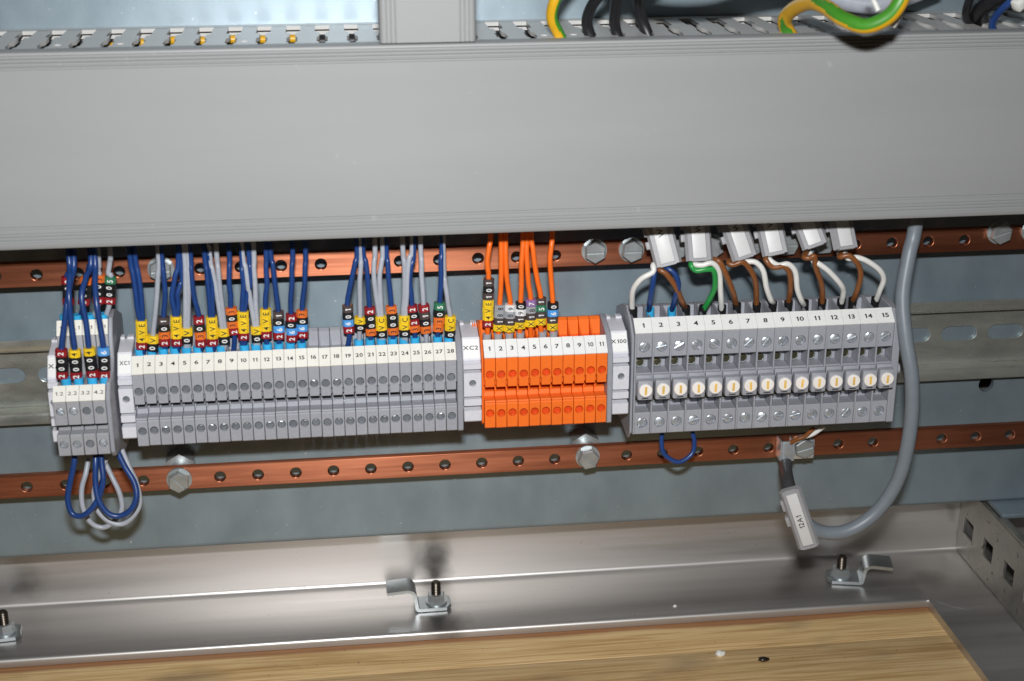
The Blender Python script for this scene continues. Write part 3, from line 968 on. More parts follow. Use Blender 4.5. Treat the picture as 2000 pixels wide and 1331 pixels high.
# ------------------------------------------------------------------ two-tier terminals (row XA)
AP = [(-8, 20.8), (-22.6, 27.0), (-24.8, 27.6), (-25.2, 24.6), (-30.8, 24.6), (-31.2, 26.9), (-34.5, 22.1), (-34.5, 7.0), (-49.6, 6.6), (-50.2, 8.6), (-51, 8.9), (-55, 4.3),
      (-55, -4.6), (-54.4, -4.9), (-45.5, -5.0), (-45.5, -7.0), (-50.2, -7.6), (-51, -8.3), (-54.5, -8.6), (-55, -9.1), (-55, -16.6), (-54.4, -17.1), (-38, -18.5), (-34.5, -24.8), (-8, -27.5)]
XAP = 4.63
XAX = [-170.3 + XAP * i for i in range(4)]
a_mesh = None
for i, x in enumerate(XAX):
    root = empty('two_tier_terminal', (x, 0, 0), 'two-tier grey terminal %s, lower marker printed %d.2' % (('at the far left of its row', 'second from the left', 'third from the left', 'beside the tall end plate')[i], i + 1), 'terminal block', 'two-tier terminals of row XA')
    mb = MB()
    mb.prof(AP, -XAP / 2 + 0.1, XAP / 2 - 0.1, c=0.22, holes={11: (0.42, 1.55, 2.4), 19: (0.44, 1.55, 2.4)})
    make('body', mb, M['grey_xa'], root)
    for (A, B, s, soft) in ((Vector((-31.15, 26.95)), Vector((-34.55, 22.15)), '%d.1' % (i + 1), True), (Vector((-50.95, 8.95)), Vector((-55.05, 4.35)), '%d.2' % (i + 1), False)):
        t = math.atan2(A.x - B.x, A.y - B.y)
        nn = Vector((-math.cos(t), math.sin(t))) * 0.5
        mb = MB()
        mb.prof([tuple(A), tuple(B), tuple(B + nn), tuple(A + nn)], -XAP / 2 + 0.06, XAP / 2 - 0.06, c=0.06)
        mk = make('marker', mb, M['marker'], root)
        block_text(s, mk, 1.9, (A + B) / 2 + nn, t, 0, M['ink_soft'], 0.01, sx=1.5)
    for z in (0.5, -12.4):
        share('screw', SCR_G if random.random() < .5 else SCR_Z, root, (0, -53.9, z), rot=Euler((R(-6), random.uniform(-1, 1), 0)), scale=(.95, 1, .95))
AE = [(-8, 21.4), (-20, 27.0), (-25, 28.8), (-31.5, 27.6), (-35.5, 22.0), (-37, 14), (-41, 10.8), (-50.6, 9.6), (-55.3, 4.6), (-55.3, -15.8), (-53.6, -18.2), (-50, -19.6), (-38, -21.4), (-34, -25.5), (-8, -28.2)]
endplate(-154.0, -152.4, AE, M['grey_end'], 'tall dark grey end plate closing the two-tier row on its right')

# ------------------------------------------------------------------ fuse terminals (row X100)
FP_ = [(-8, 15.6), (-19.6, 20.2), (-22, 20.0), (-22.4, 15.4), (-34.4, 15.4), (-34.8, 19.4), (-36, 20.0), (-41, 15.6), (-41, 6.2), (-40.7, 5.9), (-34.0, 5.2), (-34.0, -0.4), (-40.8, -0.4),
       (-41.2, -0.7), (-43.4, -2.2), (-43.4, -9.0), (-41.2, -9.6), (-36, -9.6), (-34, -10), (-34, -17.0), (-40.7, -17.0), (-41, -17.3), (-41, -25.8), (-40.4, -26.3), (-22, -27.5), (-8, -27.5)]
FW = [(-8, 15.6), (-19.6, 20.4), (-22, 20.8), (-34.8, 19.6), (-36, 20.0), (-41, 15.6), (-41, -25.8), (-40.4, -26.3), (-22, -27.5), (-8, -27.5)]
XFX, XFP = 45.75, 6.84
f_body = f_wall = f_mark = f_lever = f_cap = f_slot = f_notch = None
FT = math.atan2(5.0, 4.4)
for i in range(15):
    x = XFX + XFP * i
    root = empty('fuse_terminal', (x, 0, 0), 'wide grey fuse terminal printed %d, %s from the left in the X100 row' % (i + 1, ORD[i + 1]), 'terminal block', 'fuse terminals of row X100')
    root.location.y += random.uniform(-0.1, 0.1) * MM
    w = XFP / 2
    if f_body is None:
        mb = MB()
        mb.prof(FP_, -w + 0.75, w - 0.07, c=0.12, holes={7: ((15.6 - 10.1) / 9.4, 2.15, 1.7), 21: ((21.4 - 17.3) / 8.5, 2.15, 1.7)})
        mb.prof(FW, -w + 0.07, -w + 0.76, c=0.12)
        f_body = make('body', mb, M['grey_pa'], root).data
        mb = MB()
        A, B = Vector((-35.95, 20.05)), Vector((-41.05, 15.65))
        nn = Vector((-math.cos(FT), math.sin(FT))) * 0.55
        mb.prof([tuple(A), tuple(B), tuple(B + nn), tuple(A + nn)], -w + 0.04, w - 0.04, c=0.05)
        mk = make('marker', mb, M['marker_w'], root); f_mark = mk.data
        mb = MB()
        mb.box(-w + 0.55, w - 0.45, -46.6, -43.2, -9.5, -1.6, c=0.55)
        mb.box(-w + 0.3, w - 0.3, -43.5, -42.2, -3.4, -0.4, c=0.3)
        lv = make('fuse_lever', mb, M['grey_pa'], root); f_lever = lv.data
        mb = MB()
        mb.cyl((0, -46.5, 0), (0, -47.5, 0), 2.55, 28); mb.cyl((0, -47.5, 0), (0, -47.7, 0), 2.55, 28, r2=2.35)
        cp = make('fuse_cap', mb, M['cap_white'], root, loc=(0, 0, -5.2)); f_cap = cp.data
        mb = MB()
        mb.box(-0.48, 0.48, -47.75, -47.6, -1.65, 1.65)
        f_slot = make('amber_strip', mb, M['cap_slot'], cp).data
        mb = MB()
        mb.box(-1.3, 1.3, -46.66, -46.5, -8.9, -8.5)
        f_notch = make('lever_notch', mb, M['ink'], lv).data
    else:
        share('body', f_body, root, (0, 0, 0)); mk = share('marker', f_mark, root, (0, 0, 0)); lv = share('fuse_lever', f_lever, root, (0, 0, 0))
        cp = share('fuse_cap', f_cap, root, (random.uniform(-.1, .1), 0, -5.2 + random.uniform(-.08, .08)))
        share('amber_strip', f_slot, cp, (0, 0, 0)); share('lever_notch', f_notch, lv, (0, 0, 0))
    cp.rotation_euler = (0, random.uniform(-.06, .06), 0)
    block_text(str(i + 1), mk, 2.65, (Vector((-35.95, 20.05)) + Vector((-41.05, 15.65))) / 2 + Vector((-math.cos(FT), math.sin(FT))) * 0.55, FT, 0.1, M['ink'], 0.025, sx=1.35)
    for z in (10.1, -21.4):
        share('screw', SCR_B, root, (0.34, -39.9, z), rot=Euler((R(random.uniform(-10, 6)), random.uniform(-1.5, 1.5), R(random.uniform(-6, 6)))))
    for z in (1.7, -13.2):
        ts = share('test_screw', SCR_C, root, (-0.2, -34.9, z + 0.3), rot=Euler((R(-8), 0, 0)), scale=(.92, 1, .92))
        share('contact_ring', RING_Z, ts, (0, 0, 0))
FE = [(-8, 15.8), (-19.6, 20.6), (-30, 20.5), (-36.2, 20.2), (-41.2, 15.7), (-41.2, -26), (-40.4, -26.6), (-22, -27.8), (-8, -27.8)]
o = endplate(XFX + XFP * 14.5 + 0.1, XFX + XFP * 14.5 + 3.0, FE, M['grey_pa'], 'grey end plate with round knob right of fuse terminal 15')
mb = MB(); mb.cyl((1.4, -36, -5.4), (3.6, -36, -5.4), 2.2, 20)
make('knob', mb, M['grey_pa'], o)
# left side of the fuse row: eyelet plate
mb = MB()
mb.prof([(-8, 16.0), (-18, 20.4), (-24, 22.2), (-27, 22.6), (-29, 21.4), (-35.5, 18.5), (-40.4, 14.0), (-40.4, -25.5), (-36, -29.5), (-24, -28), (-8, -27.6)], 0, 1.0, c=0.2)
o = make('end_plate', mb, M['grey_end'], None, loc=(XFX - XFP / 2 - 1.05, 0, 0))
tag(o, 'dark grey end plate on the left side of fuse terminal 1', 'end plate', 'end plates closing the terminal rows')

# ------------------------------------------------------------------ wires with marker rings
RC = {'0': ('k', 1), '1': ('n', 1), '2': ('r', 1), '3': ('o', 0), '4': ('y', 0), '5': ('g', 1), '6': ('b', 1), '7': ('v', 1), '8': ('s', 0), '9': ('w', 0),
      'V': ('y', 0), 'E': ('y', 0), 'C': ('y', 0), 'X': ('y', 0)}
RING = {}
RW, RD, RH = 4.1, 3.8, 2.75
def ring_mesh(key):
    if key not in RING:
        mb = MB()
        c = 0.85
        oc = [(-RW / 2 + c, -RD / 2), (RW / 2 - c, -RD / 2), (RW / 2, -RD / 2 + c), (RW / 2, RD / 2 - c), (RW / 2 - c, RD / 2), (-RW / 2 + c, RD / 2), (-RW / 2, RD / 2 - c), (-RW / 2, -RD / 2 + c)]
        zs = [(-RH / 2 + 0.02, 0.90), (-RH / 2 + 0.17, 1.0), (RH / 2 - 0.17, 1.0), (RH / 2 - 0.02, 0.90)]
        vs = [(p[0] * q, p[1] * q, z) for z, q in zs for p in oc]
        fs = [(j * 8 + i, j * 8 + (i + 1) % 8, j * 8 + 8 + (i + 1) % 8, j * 8 + 8 + i) for j in range(3) for i in range(8)]
        fs += [tuple(range(7, -1, -1)), tuple(range(24, 32))]
        mb.add(vs, fs)
        me = bpy.data.meshes.new('marker_ring')
        me.from_pydata([(Vector(p) * MM)[:] for p in mb.v], [], mb.f)
        me.materials.append(M['ring_' + key])
        RING[key] = me
    return RING[key]
FER = {}
def ferrule_mesh(mk, r0_, r1_, h):
    k = (mk, r0_, r1_, h)
    if k not in FER:
        mb = MB()
        mb.cyl((0, 0, 0), (0, 0, h * .35), r0_, 12); mb.cyl((0, 0, h * .35), (0, 0, h), r0_, 12, r2=r1_)
        me = bpy.data.meshes.new('ferrule')
        me.from_pydata([(Vector(p) * MM)[:] for p in mb.v], [], mb.f)
        me.materials.append(M[mk])
        for p in me.polygons: p.use_smooth = True
        me.set_sharp_from_angle(angle=R(40))
        FER[k] = me
    return FER[k]
CN = {'w_blue': 'blue', 'w_grey': 'grey', 'w_orange': 'orange'}
def wire(cm, entry, paths, code, sb, st, Yr, fer, label, group, r=0.98, ringoff=0.0):
    """entry: point in the terminal (mm); paths: pixel tracks from the duct down to the stack top; sb, st: pixel ends of the ring stack"""
    entry = Vector(entry)
    root = empty('wire', entry, label, 'wire', group)
    pb, pt = at(sb[0], sb[1], Yr), at(st[0], st[1], Yr)
    npth = len(paths)
    for q, pth in enumerate(paths):
        mb = MB()
        off = Vector(((q - (npth - 1) / 2) * 0.95, 0, 0))
        pts = [at(*p) for p in pth]
        up = pts[0] + (pts[0] - pts[1]).normalized() * 3.0
        up2 = Vector((up.x, up.y, 84.0)) if up.z < 70 else up + Vector((0, 0, 12))
        kink = lambda q: q + Vector((random.uniform(-.22, .22), random.uniform(-.25, .1), 0))
        mids = [kink(a.lerp(b, t)) for a, b in zip(pts, pts[1:] + [pt + off]) for t in (0.0, 0.5)][1:]
        pts = [up2, pts[0]] + mids + [pt + off, pb + off, entry + off * 0.8 + Vector((0, 0, 0.3))]
        mb.tube(pts, r, 10, 6)
        make('insulation', mb, M[cm], root, origin=entry, smooth=60)
    if fer:
        mk, r_ = fer
        share('ferrule', ferrule_mesh(mk, r_, r_ * 1.08, 3.3), root, (0, -0.5, 0.4), rot=Euler((0, 0, random.uniform(0, 1))))
    n = len(code)
    if n:
        ax = (pt - pb)
        h = ax.length / n
        z = ax.normalized()
        yv = Vector((random.uniform(-.10, .10), 1, 0)); yv = (yv - z * yv.dot(z)).normalized()
        xv = yv.cross(z)
        mt = Matrix((xv, yv, z)).transposed()
        for i, ch in enumerate(code):
            p = pb + ax * ((i + 0.5) / n) - entry
            ck, wh = RC[ch]
            tw = Matrix.Rotation(random.uniform(-.09, .09), 3, 'Z')
            ro = share('marker_ring', ring_mesh(ck), root, p + Vector((random.uniform(-.12, .12), 0, 0)), rot=(mt @ tw).to_euler(), scale=(1, 1, h / RH))
            dg = share('digit', text_mesh(ch, 2.65, M['white_ink'] if wh else M['ink'], 0.02 if wh else 0.012), ro, (0.1, -RD / 2 - 0.03, 0))
            dg.rotation_euler = Euler((math.pi / 2, -math.pi / 2, 0))
            dg.scale = (0.98, 1.1, 1)
    return root

def z3(x, y): return (230 + x / 4.159, 460 + y / 4.159)
def z4(x, y): return (560 + x / 4.4375, 460 + y / 4.4375)
def z5(x, y): return (880 + x / 5.12, 440 + y / 5.12)
def z1(x, y): return (x / 4.159, 460 + y / 4.159)
YT, YW = -31.5, -32.5
def track(zf, pts, y0=YT, y1=YW):
    n = len(pts)
    return [(*zf(*p), y0 + (y1 - y0) * i / max(1, n - 1)) for i, p in enumerate(pts)]
BL, GR, OR = 'w_blue', 'w_grey', 'w_orange'
FB, FN, FG = ('f_blue', 1.72), None, ('f_grey', 1.6)
XC1W = [
 (1, BL, z3, [[(98, 165), (145, 480)], [(140, 165), (185, 450)]], '24VE', (198, 920), (190, 690), FB),
 (2, GR, z3, [[(330, 155), (318, 480)]], '0V', (284, 935), (287, 810), FB),
 (3, BL, z3, [[(355, 150), (385, 450)]], '2301', (384, 892), (372, 660), FB),
 (4, BL, z3, [[(492, 170), (440, 480)], [(520, 300), (490, 480)]], '24VE', (480, 892), (474, 655), FB),
 (5, GR, z3, [[(540, 155), (553, 450)], [(565, 155), (578, 480)]], '0V', (565, 872), (560, 750), FB),
 (6, BL, z3, [[(590, 145), (605, 430)]], '2302', (676, 900), (658, 655), FB),
 (7, BL, z3, [[(705, 150), (733, 420)], [(745, 150), (768, 420)]], '24VE', (772, 892), (762, 660), FB),
 (8, GR, z3, [[(745, 140), (800, 430)], [(802, 140), (830, 400)]], '0V', (866, 880), (858, 752), FB),
 (9, BL, z3, [[(905, 130), (910, 400)]], '2303', (948, 800), (918, 585), FN),
 (10, BL, z3, [[(1008, 170), (1020, 400)], [(1065, 150), (1075, 380)]], '24VE', (1020, 845), (1020, 615), FB),
 (11, GR, z3, [[(1010, 130), (1060, 400)], [(1105, 130), (1115, 400)]], '0V', (1130, 862), (1122, 735), FB),
 (12, BL, z3, [[(1205, 125), (1210, 400)]], '24VE', (1206, 832), (1200, 595), FB),
 (13, BL, z3, [[(1240, 125), (1272, 330)]], '2601', (1310, 838), (1304, 615), FB),
 (14, BL, z3, [[(1420, 115), (1410, 400)]], '2602', (1414, 858), (1408, 635), FB),
 (15, BL, z3, [[(1525, 115), (1520, 400)]], '2603', (1502, 828), (1498, 605), FB),
 (19, BL, z4, [[(610, 108), (570, 350)]], '2601', (543, 842), (525, 603), FN),
 (20, GR, z4, [[(640, 115), (636, 400)]], '0V', (632, 818), (638, 705), FB),
 (21, BL, z4, [[(660, 108), (700, 350)]], '3002', (730, 862), (718, 620), FB),
 (22, GR, z4, [[(765, 100), (758, 350)], [(832, 100), (808, 350)]], '0VC', (826, 878), (812, 697), FB),
 (23, BL, z4, [[(862, 112), (880, 350)]], '3003', (922, 855), (906, 610), FB),
 (24, GR, z4, [[(1005, 90), (1022, 400)], [(1088, 85), (1045, 300)]], '0VC', (1022, 872), (1018, 690), FB),
 (25, BL, z4, [[(1100, 120), (1068, 400)]], '3202', (1110, 832), (1086, 603), FB),
 (26, GR, z4, [[(1160, 92), (1172, 350)]], '3012', (1208, 842), (1186, 597), FN),
 (27, BL, z4, [[(1345, 72), (1334, 350)]], '3305', (1312, 828), (1326, 580), FB),
 (28, GR, z4, [[(1360, 260), (1385, 520)]], '0VC', (1412, 880), (1416, 697), FB),
]
for (t, cm, zf, paths, code, sb, st, fer) in XC1W:
    x = XC1X + XC1P * (t - 1)
    pair = 'pair of ' if len(paths) > 1 else ''
    lab = '%s%s %s ringed %s into the %s grey XC1 terminal' % (pair, CN[cm], 'wires' if pair else 'wire', code, ORD[t])
    wire(cm, (x + 0.15, -31.4, 11.3), [track(zf, p) for p in paths], code, zf(*sb), zf(*st), YW - (0.5 if t in (24,) else 0), fer, lab, 'marked wires into the XC1 row')
XC2W = [
 (1, [(400, 80), (372, 350)], '24VE101', (372, 1012), (380, 535)),
 (2, [(505, 80), (508, 500)], 'X188', (480, 1052), (492, 790)),
 (3, [(550, 75), (560, 500)], 'X189', (584, 1060), (598, 790)),
 (4, [(725, 72), (704, 400)], 'X190', (692, 1028), (702, 768)),
 (5, [(765, 72), (764, 450)], 'X187', (800, 1008), (802, 738)),
 (6, [(805, 72), (838, 400)], 'X151', (900, 990), (902, 724)),
 (7, [(1018, 68), (990, 350)], 'X160', (1020, 1042), (1022, 770)),
]
for (t, p, code, sb, st) in XC2W:
    x = XC2X + XC2P * (t - 1)
    wire(OR, (x + 0.1, -31.4, 11.5), [track(z5, p)], code, z5(*sb), z5(*st), YW, FG if t not in (5,) else None,
         'orange wire ringed %s into the %s orange terminal' % (code, ORD[t]), 'marked orange wires into the XC2 row', r=1.0)
# XA row: four blue wires in front, four behind
XAF = [([(600, 180), (550, 550)], '2002', (508, 1160), (500, 920)), ([(560, 170), (562, 500)], '2004', (622, 1165), (606, 925)),
       ([(740, 175), (668, 500)], '2004', (758, 1150), (722, 912)), ([(770, 170), (782, 550)], '2006', (852, 1158), (840, 908))]
for i, (p, code, sb, st) in enumerate(XAF):
    px, py = ((540, 1180), (640, 1180), (752, 1172), (852, 1172))[i]
    e = at(*z1(px, py), -46.5)
    e.z = 6.9
    wire(BL, e, [track(z1, p, -34, -44)], code, z1(*sb), z1(*st), -46.5, ('f_blue', 1.75),
         'blue wire ringed %s into the front tier of the %s two-tier terminal' % (code, ORD[i + 1]), 'marked wires into the XA row', r=1.05)
XAB = [(BL, [(578, 190), (560, 300)], '2002', (560, 560), (545, 335)), (BL, [(735, 190), (712, 300)], '2003', (680, 560), (700, 340)), (GR, [(800, 190), (800, 290)], '2003', (800, 550), (805, 318)), (GR, [(893, 120), (885, 300)], '2005', (890, 552), (900, 335))]
for i, (cm, p, code, sb, st) in enumerate(XAB):
    e = Vector((XAX[i] + 0.2, -28.0, 24.7))
    wire(cm, e, [track(z1, p, -29.6, -28.5)], code, z1(*sb), z1(*st), -29.2, ('f_blue', 1.75),
         '%s wire ringed %s into the rear tier of the %s two-tier terminal' % (CN[cm], code, ORD[i + 1]), 'marked wires into the XA row')

# loops under the XA row
def z2(x, y): return (x / 3.698, 700 + y / 3.698)
def loop(cm, pts, label, r=1.1, grp='bridge loops under the XA row'):
    P = [at(*z2(p[0], p[1]), p[2]) for p in pts]
    mb = MB(); mb.tube(P, r, 12, 8)
    o = make('wire_loop', mb, M[cm], None, loc=P[0], origin=P[0], smooth=60)
    return tag(o, label, 'wire loop', grp)
loop(BL, [(540, 640, -44), (535, 760, -46), (505, 900, -47), (490, 1020, -48), (520, 1120, -49), (590, 1140, -50), (660, 1090, -50), (715, 1000, -49), (745, 880, -48), (735, 760, -46), (725, 640, -44)], 'left blue wire loop hanging under the two-tier row')
loop(BL, [(690, 640, -43), (690, 760, -46), (690, 900, -48), (715, 1030, -50), (780, 1120, -51), (860, 1140, -51), (940, 1100, -51), (985, 1010, -50), (970, 900, -48), (900, 780, -46), (830, 640, -44)], 'right blue wire loop hanging under the two-tier row')
loop(GR, [(640, 720, -34), (620, 830, -37), (590, 950, -39), (600, 1080, -41), (660, 1190, -42), (750, 1222, -42), (830, 1170, -42), (880, 1090, -41), (865, 980, -40), (810, 860, -38), (740, 720, -34)], 'left grey wire loop, lowest of the loops under the two-tier row', 1.0)
loop(GR, [(770, 720, -36), (720, 830, -38), (680, 960, -40), (700, 1090, -42), (790, 1180, -43), (890, 1195, -43), (970, 1130, -43), (1010, 1040, -42), (985, 900, -40), (930, 780, -38), (880, 660, -36)], 'right grey wire loop partly hidden by the right blue loop', 1.0)
P = [at(x, y, Y) for x, y, Y in ((1294, 840, -32), (1292, 865, -33), (1298, 888, -34), (1325, 903, -35), (1351, 887, -34), (1356, 862, -33), (1350, 838, -32))]
mb = MB(); mb.tube(P, 0.95, 12, 8)
tag(make('wire_loop', mb, M['w_blue'], None, loc=P[0], origin=P[0], smooth=60), 'small blue wire loop under the fuse row, before the lower bar', 'wire loop')

# ------------------------------------------------------------------ cables into the fuse row
def z7(x, y): return (1190 + x / 5.323, 430 + y / 5.323)
def z8(x, y): return (1450 + x / 5.323, 430 + y / 5.323)
CAB = [
 (z7, (560, 480), (470, 60), [('w_white', [(460, 465), (455, 540), (330, 615), (248, 730), (238, 900)], 'f_black', (250, 1000)),
       ('w_blue', [(480, 490), (460, 620), (425, 830), (415, 940)], 'f_blue', (428, 1003)),
       ('w_blue', [(590, 490), (680, 560), (718, 680), (680, 830), (650, 940)], 'f_blue', (650, 1000)),
       ('w_brown', [(510, 505), (590, 560), (680, 680), (755, 840), (785, 900)], 'f_black', (800, 985))], 'white, two blue and brown cores into fuse terminals 1 to 4'),
 (z7, (930, 430), (920, 60), [('w_green', [(850, 455), (900, 525), (1000, 515), (1085, 530), (1100, 680), (1055, 800), (985, 925)], 'f_black', (965, 980)),
       ('w_white', [(880, 455), (965, 470), (1070, 450), (1140, 540), (1158, 760), (1168, 925)], 'f_black', (1172, 975)),
       ('w_brown', [(1080, 410), (1150, 440), (1220, 580), (1290, 760), (1315, 865)], 'f_black', (1328, 955))], 'green, white and brown cores into fuse terminals 4 to 6'),
 (z7, (1330, 420), (1290, 50), [('w_brown', [(1240, 440), (1290, 465), (1390, 440), (1480, 540), (1525, 680), (1530, 875)], 'f_black', (1532, 950)),
       ('w_white', [(1400, 430), (1520, 440), (1600, 530), (1634, 700), (1680, 830), (1703, 860)], 'f_black', (1695, 935))], 'brown and white cores into seventh and eighth fuse terminals'),
 (z8, (280, 390), (280, 40), [('w_brown', [(240, 405), (315, 490), (430, 485), (490, 560), (500, 720), (480, 845)], 'f_black', (475, 930)),
       ('w_white', [(280, 410), (370, 470), (475, 460), (550, 540), (572, 720), (615, 840), (640, 880)], 'f_black', (648, 925))], 'brown and white cores into ninth and tenth fuse terminals'),
 (z8, (690, 350), (640, 30), [('w_brown', [(640, 385), (700, 395), (748, 380), (765, 500), (825, 680), (830, 860)], 'f_black', (822, 912)),
       ('w_white', [(740, 430), (800, 460), (900, 535), (1015, 660), (1050, 740), (1030, 860)], 'f_black', (1022, 912))], 'brown and white cores into eleventh and twelfth fuse terminals'),
 (z8, (1040, 370), (1030, 20), [('w_brown', [(1010, 385), (1110, 372), (1200, 460), (1230, 580), (1190, 740), (1150, 835)], 'f_black', (1140, 900)),
       ('w_white', [(1100, 400), (1190, 390), (1310, 435), (1430, 525), (1468, 620), (1430, 730), (1390, 835)], 'f_black', (1372, 893))], 'brown and white cores into the last fuse terminals on the right'),
]
for q, (zf, pe, ps, cores, desc) in enumerate(CAB):
    e = at(*zf(*pe), -31.5)
    root = empty('cable', e, 'cable splitting into ' + desc, 'cable', 'power cables into the fuse row')
    mb = MB()
    s0 = at(*zf(*ps), -29.3)
    mb.tube([Vector((s0.x, s0.y, 84)), s0, (s0 + e) / 2 + Vector((0, 1.0, 0)), e], 2.2, 14, 5)
    make('sheath', mb, M['cable'], root, origin=e, smooth=60)
    for (cm, pts, fm, fe) in cores:
        n = len(pts)
        P = [e + Vector((0, 0.5, 1.5))] + [at(*zf(*p), -36.5 - 3.0 * math.sin(math.pi * i / (n - 1)) + 6.0 * (i / (n - 1)) ** 2) for i, p in enumerate(pts)]
        b = at(*zf(*fe), -29.5)
        P = P + [b + Vector((0, 0, 1.5))]
        mb = MB(); mb.tube(P, 1.08, 12, 7)
        c = make('core', mb, M[cm], root, origin=e, smooth=60)
        d = (P[-2] - b).normalized(); d = (d + Vector((0, 0, 1.2))).normalized()
        f_ = share('ferrule', ferrule_mesh(fm, 1.55, 1.75, 4.2), c, b - e - d * 0.6)
        f_.rotation_euler = d.to_track_quat('Z', 'Y').to_euler()

# ------------------------------------------------------------------ clear tags
def cable_tag(pb, pt, Yb, Yt, w, length, txt, label, group, tpos, strip=(0.08, 0.94), twist=0.0, tsize=2.6, dim=False):
    B, T = at(*pb, Yb), at(*pt, Yt)
    z = (T - B).normalized()
    yv = Vector((math.sin(twist), math.cos(twist), 0)); yv = (yv - z * yv.dot(z)).normalized()
    x = yv.cross(z)
    mt = Matrix((x, yv, z)).transposed().to_4x4()
    root = empty('cable_tag', B, label, 'cable tag', group)
    root.rotation_euler = mt.to_euler()
    mb = MB()
    h = w / 2
    pr = [(-h, 0.3), (-h + 1.0, -1.1), (-h * 0.52, -1.1), (-h * 0.52, -0.5), (h * 0.52, -0.5), (h * 0.52, -1.1), (h - 1.0, -1.1), (h, 0.3), (h * 0.7, 2.2), (-h * 0.7, 2.2)]
    n = len(pr)
    vs = [(p[0], p[1], zz) for zz in (0, length) for p in pr]
    mb.add(vs, [(i, (i + 1) % n, n + (i + 1) % n, n + i) for i in range(n)] + [tuple(range(n))[::-1], tuple(range(n, 2 * n))])
    mb.box(-h * 0.6, h * 0.6, -1.12, 1.0, -0.35, 0.9, c=0.15)
    make('holder', mb, M['tag'], root, smooth=20)
    mb = MB()
    mb.box(-h - 1.3, -h + 0.6, 0.2, 3.6, length * 0.40, length * 0.56, c=0.25)
    mb.box(-h - 1.0, -h + 0.4, 0.2, 2.6, length * 0.66, length * 0.84, c=0.25)
    make('clip', mb, M['tag'], root)
    mb = MB()
    mb.box(-h * 0.50, h * 0.50, -1.16, -0.45, length * strip[0], length * strip[1], c=0.05)
    lb = make('label_strip', mb, M['label'], root)
    if txt:
        t = share('lettering', text_mesh(txt, tsize, M['ink'], 0.012), lb, (0, -1.19, length * tpos))
        t.rotation_euler = Euler((math.pi / 2, -math.pi / 2, 0))
    return root
TG = 'clear tags on the cables under the duct'
for (pb, pt, tw, txt, lab) in (
    (z7(615, 468), z7(517, 82), 0.10, 'W1', 'clear cable tag above the white core of fuse terminal 1, tilted'),
    (z7(940, 422), z7(912, 62), 0.0, 'W2', 'upright clear cable tag above the green core'),
    (z7(1415, 395), z7(1300, 55), -0.1, 'W3', 'third clear cable tag from the left, tilted'),
    (z8(350, 358), z8(282, 50), 0.05, 'W4', 'fourth clear cable tag from the left, nearly upright'),
    (z8(762, 275), z8(670, 35), 0.05, 'W5', 'most tilted clear cable tag, above the cores of terminals 11 and 12'),
    (z8(1080, 300), z8(1025, 30), -0.15, 'W6', 'clear cable tag at the right end, above the cores of terminals 13 to 15')):
    cable_tag(pb, pt, -38.5, -33.5, 10.4, 18.5, txt, lab, TG, 0.70, (0.05, 0.97), tw, 3.0)

def zc(x, y): return (1480 + x / 4.435, 800 + y / 4.435)
cable_tag(zc(445, 1190), zc(268, 665), -54, -52, 8.6, 26.5, '12A1', 'clear cable tag printed 12A1 on the big grey cable at lower right', None, 0.46, (0.05, 0.93), 0.25, 2.9)

# big grey cable with shrink tube, clamp and stray cores
root = empty('cable', at(1536, 885, -33), 'thick grey cable looping down from the duct right of the fuse row', 'cable')
P = [Vector((at(1792, 415, -33).x, -33, 84))] + [at(*p) for p in ((1788, 440, -33), (1775, 500, -36), (1763, 580, -40), (1769, 660, -45), (1781, 740, -49), (1779, 830, -49), (1757, 930, -48), (1712, 1000, -47), (1655, 1037, -47), (1600, 1038, -47), (1562, 1008, -47), (1544, 965, -46))]
mb = MB(); mb.tube(P, 2.85, 18, 8)
org = at(1536, 885, -33)
make('sheath', mb, M['cable'], root, origin=org, smooth=60)
P = [at(*p) for p in ((1546, 972, -46), (1538, 940, -38), (1534, 918, -28), (1535, 900, -20.5), (1536, 888, -19.6))]
mb = MB(); mb.tube(P, 2.75, 18, 6)
make('shrink_tube', mb, M['shrink'], root, origin=org, smooth=60)
for cm, pts in (('w_brown', ((1540, 868, -22), (1556, 859, -24), (1573, 852, -25), (1590, 836, -26))), ('w_white', ((1546, 866, -22), (1568, 855, -24), (1588, 848, -25), (1610, 833, -26)))):
    mb = MB(); mb.tube([at(*p) for p in pts], 0.95, 10, 6)
    make('core', mb, M[cm], root, origin=org, smooth=60)
cc = at(1537, 881, -22.5)
root = empty('cable_clamp', (cc.x + 1.6, BARY, cc.z - 2.0), 'small folded zinc clamp pressing the thick cable end to the bar', 'clamp')
mb = MB()
mb.box(-3.6, 0.6, -7.3, -6.3, -2.6, 6.4, c=0.2)
mb.box(0.6, 1.5, -7.1, -1.3, -2.5, 6.2, c=0.2)
mb.box(1.5, 11.5, -2.2, -1.2, -4.0, 4.4, c=0.2)
mb.box(-4.4, -3.6, -7.1, -0.2, -2.5, 6.2, c=0.2)
make('strap', mb, M['zinc_bright'], root)

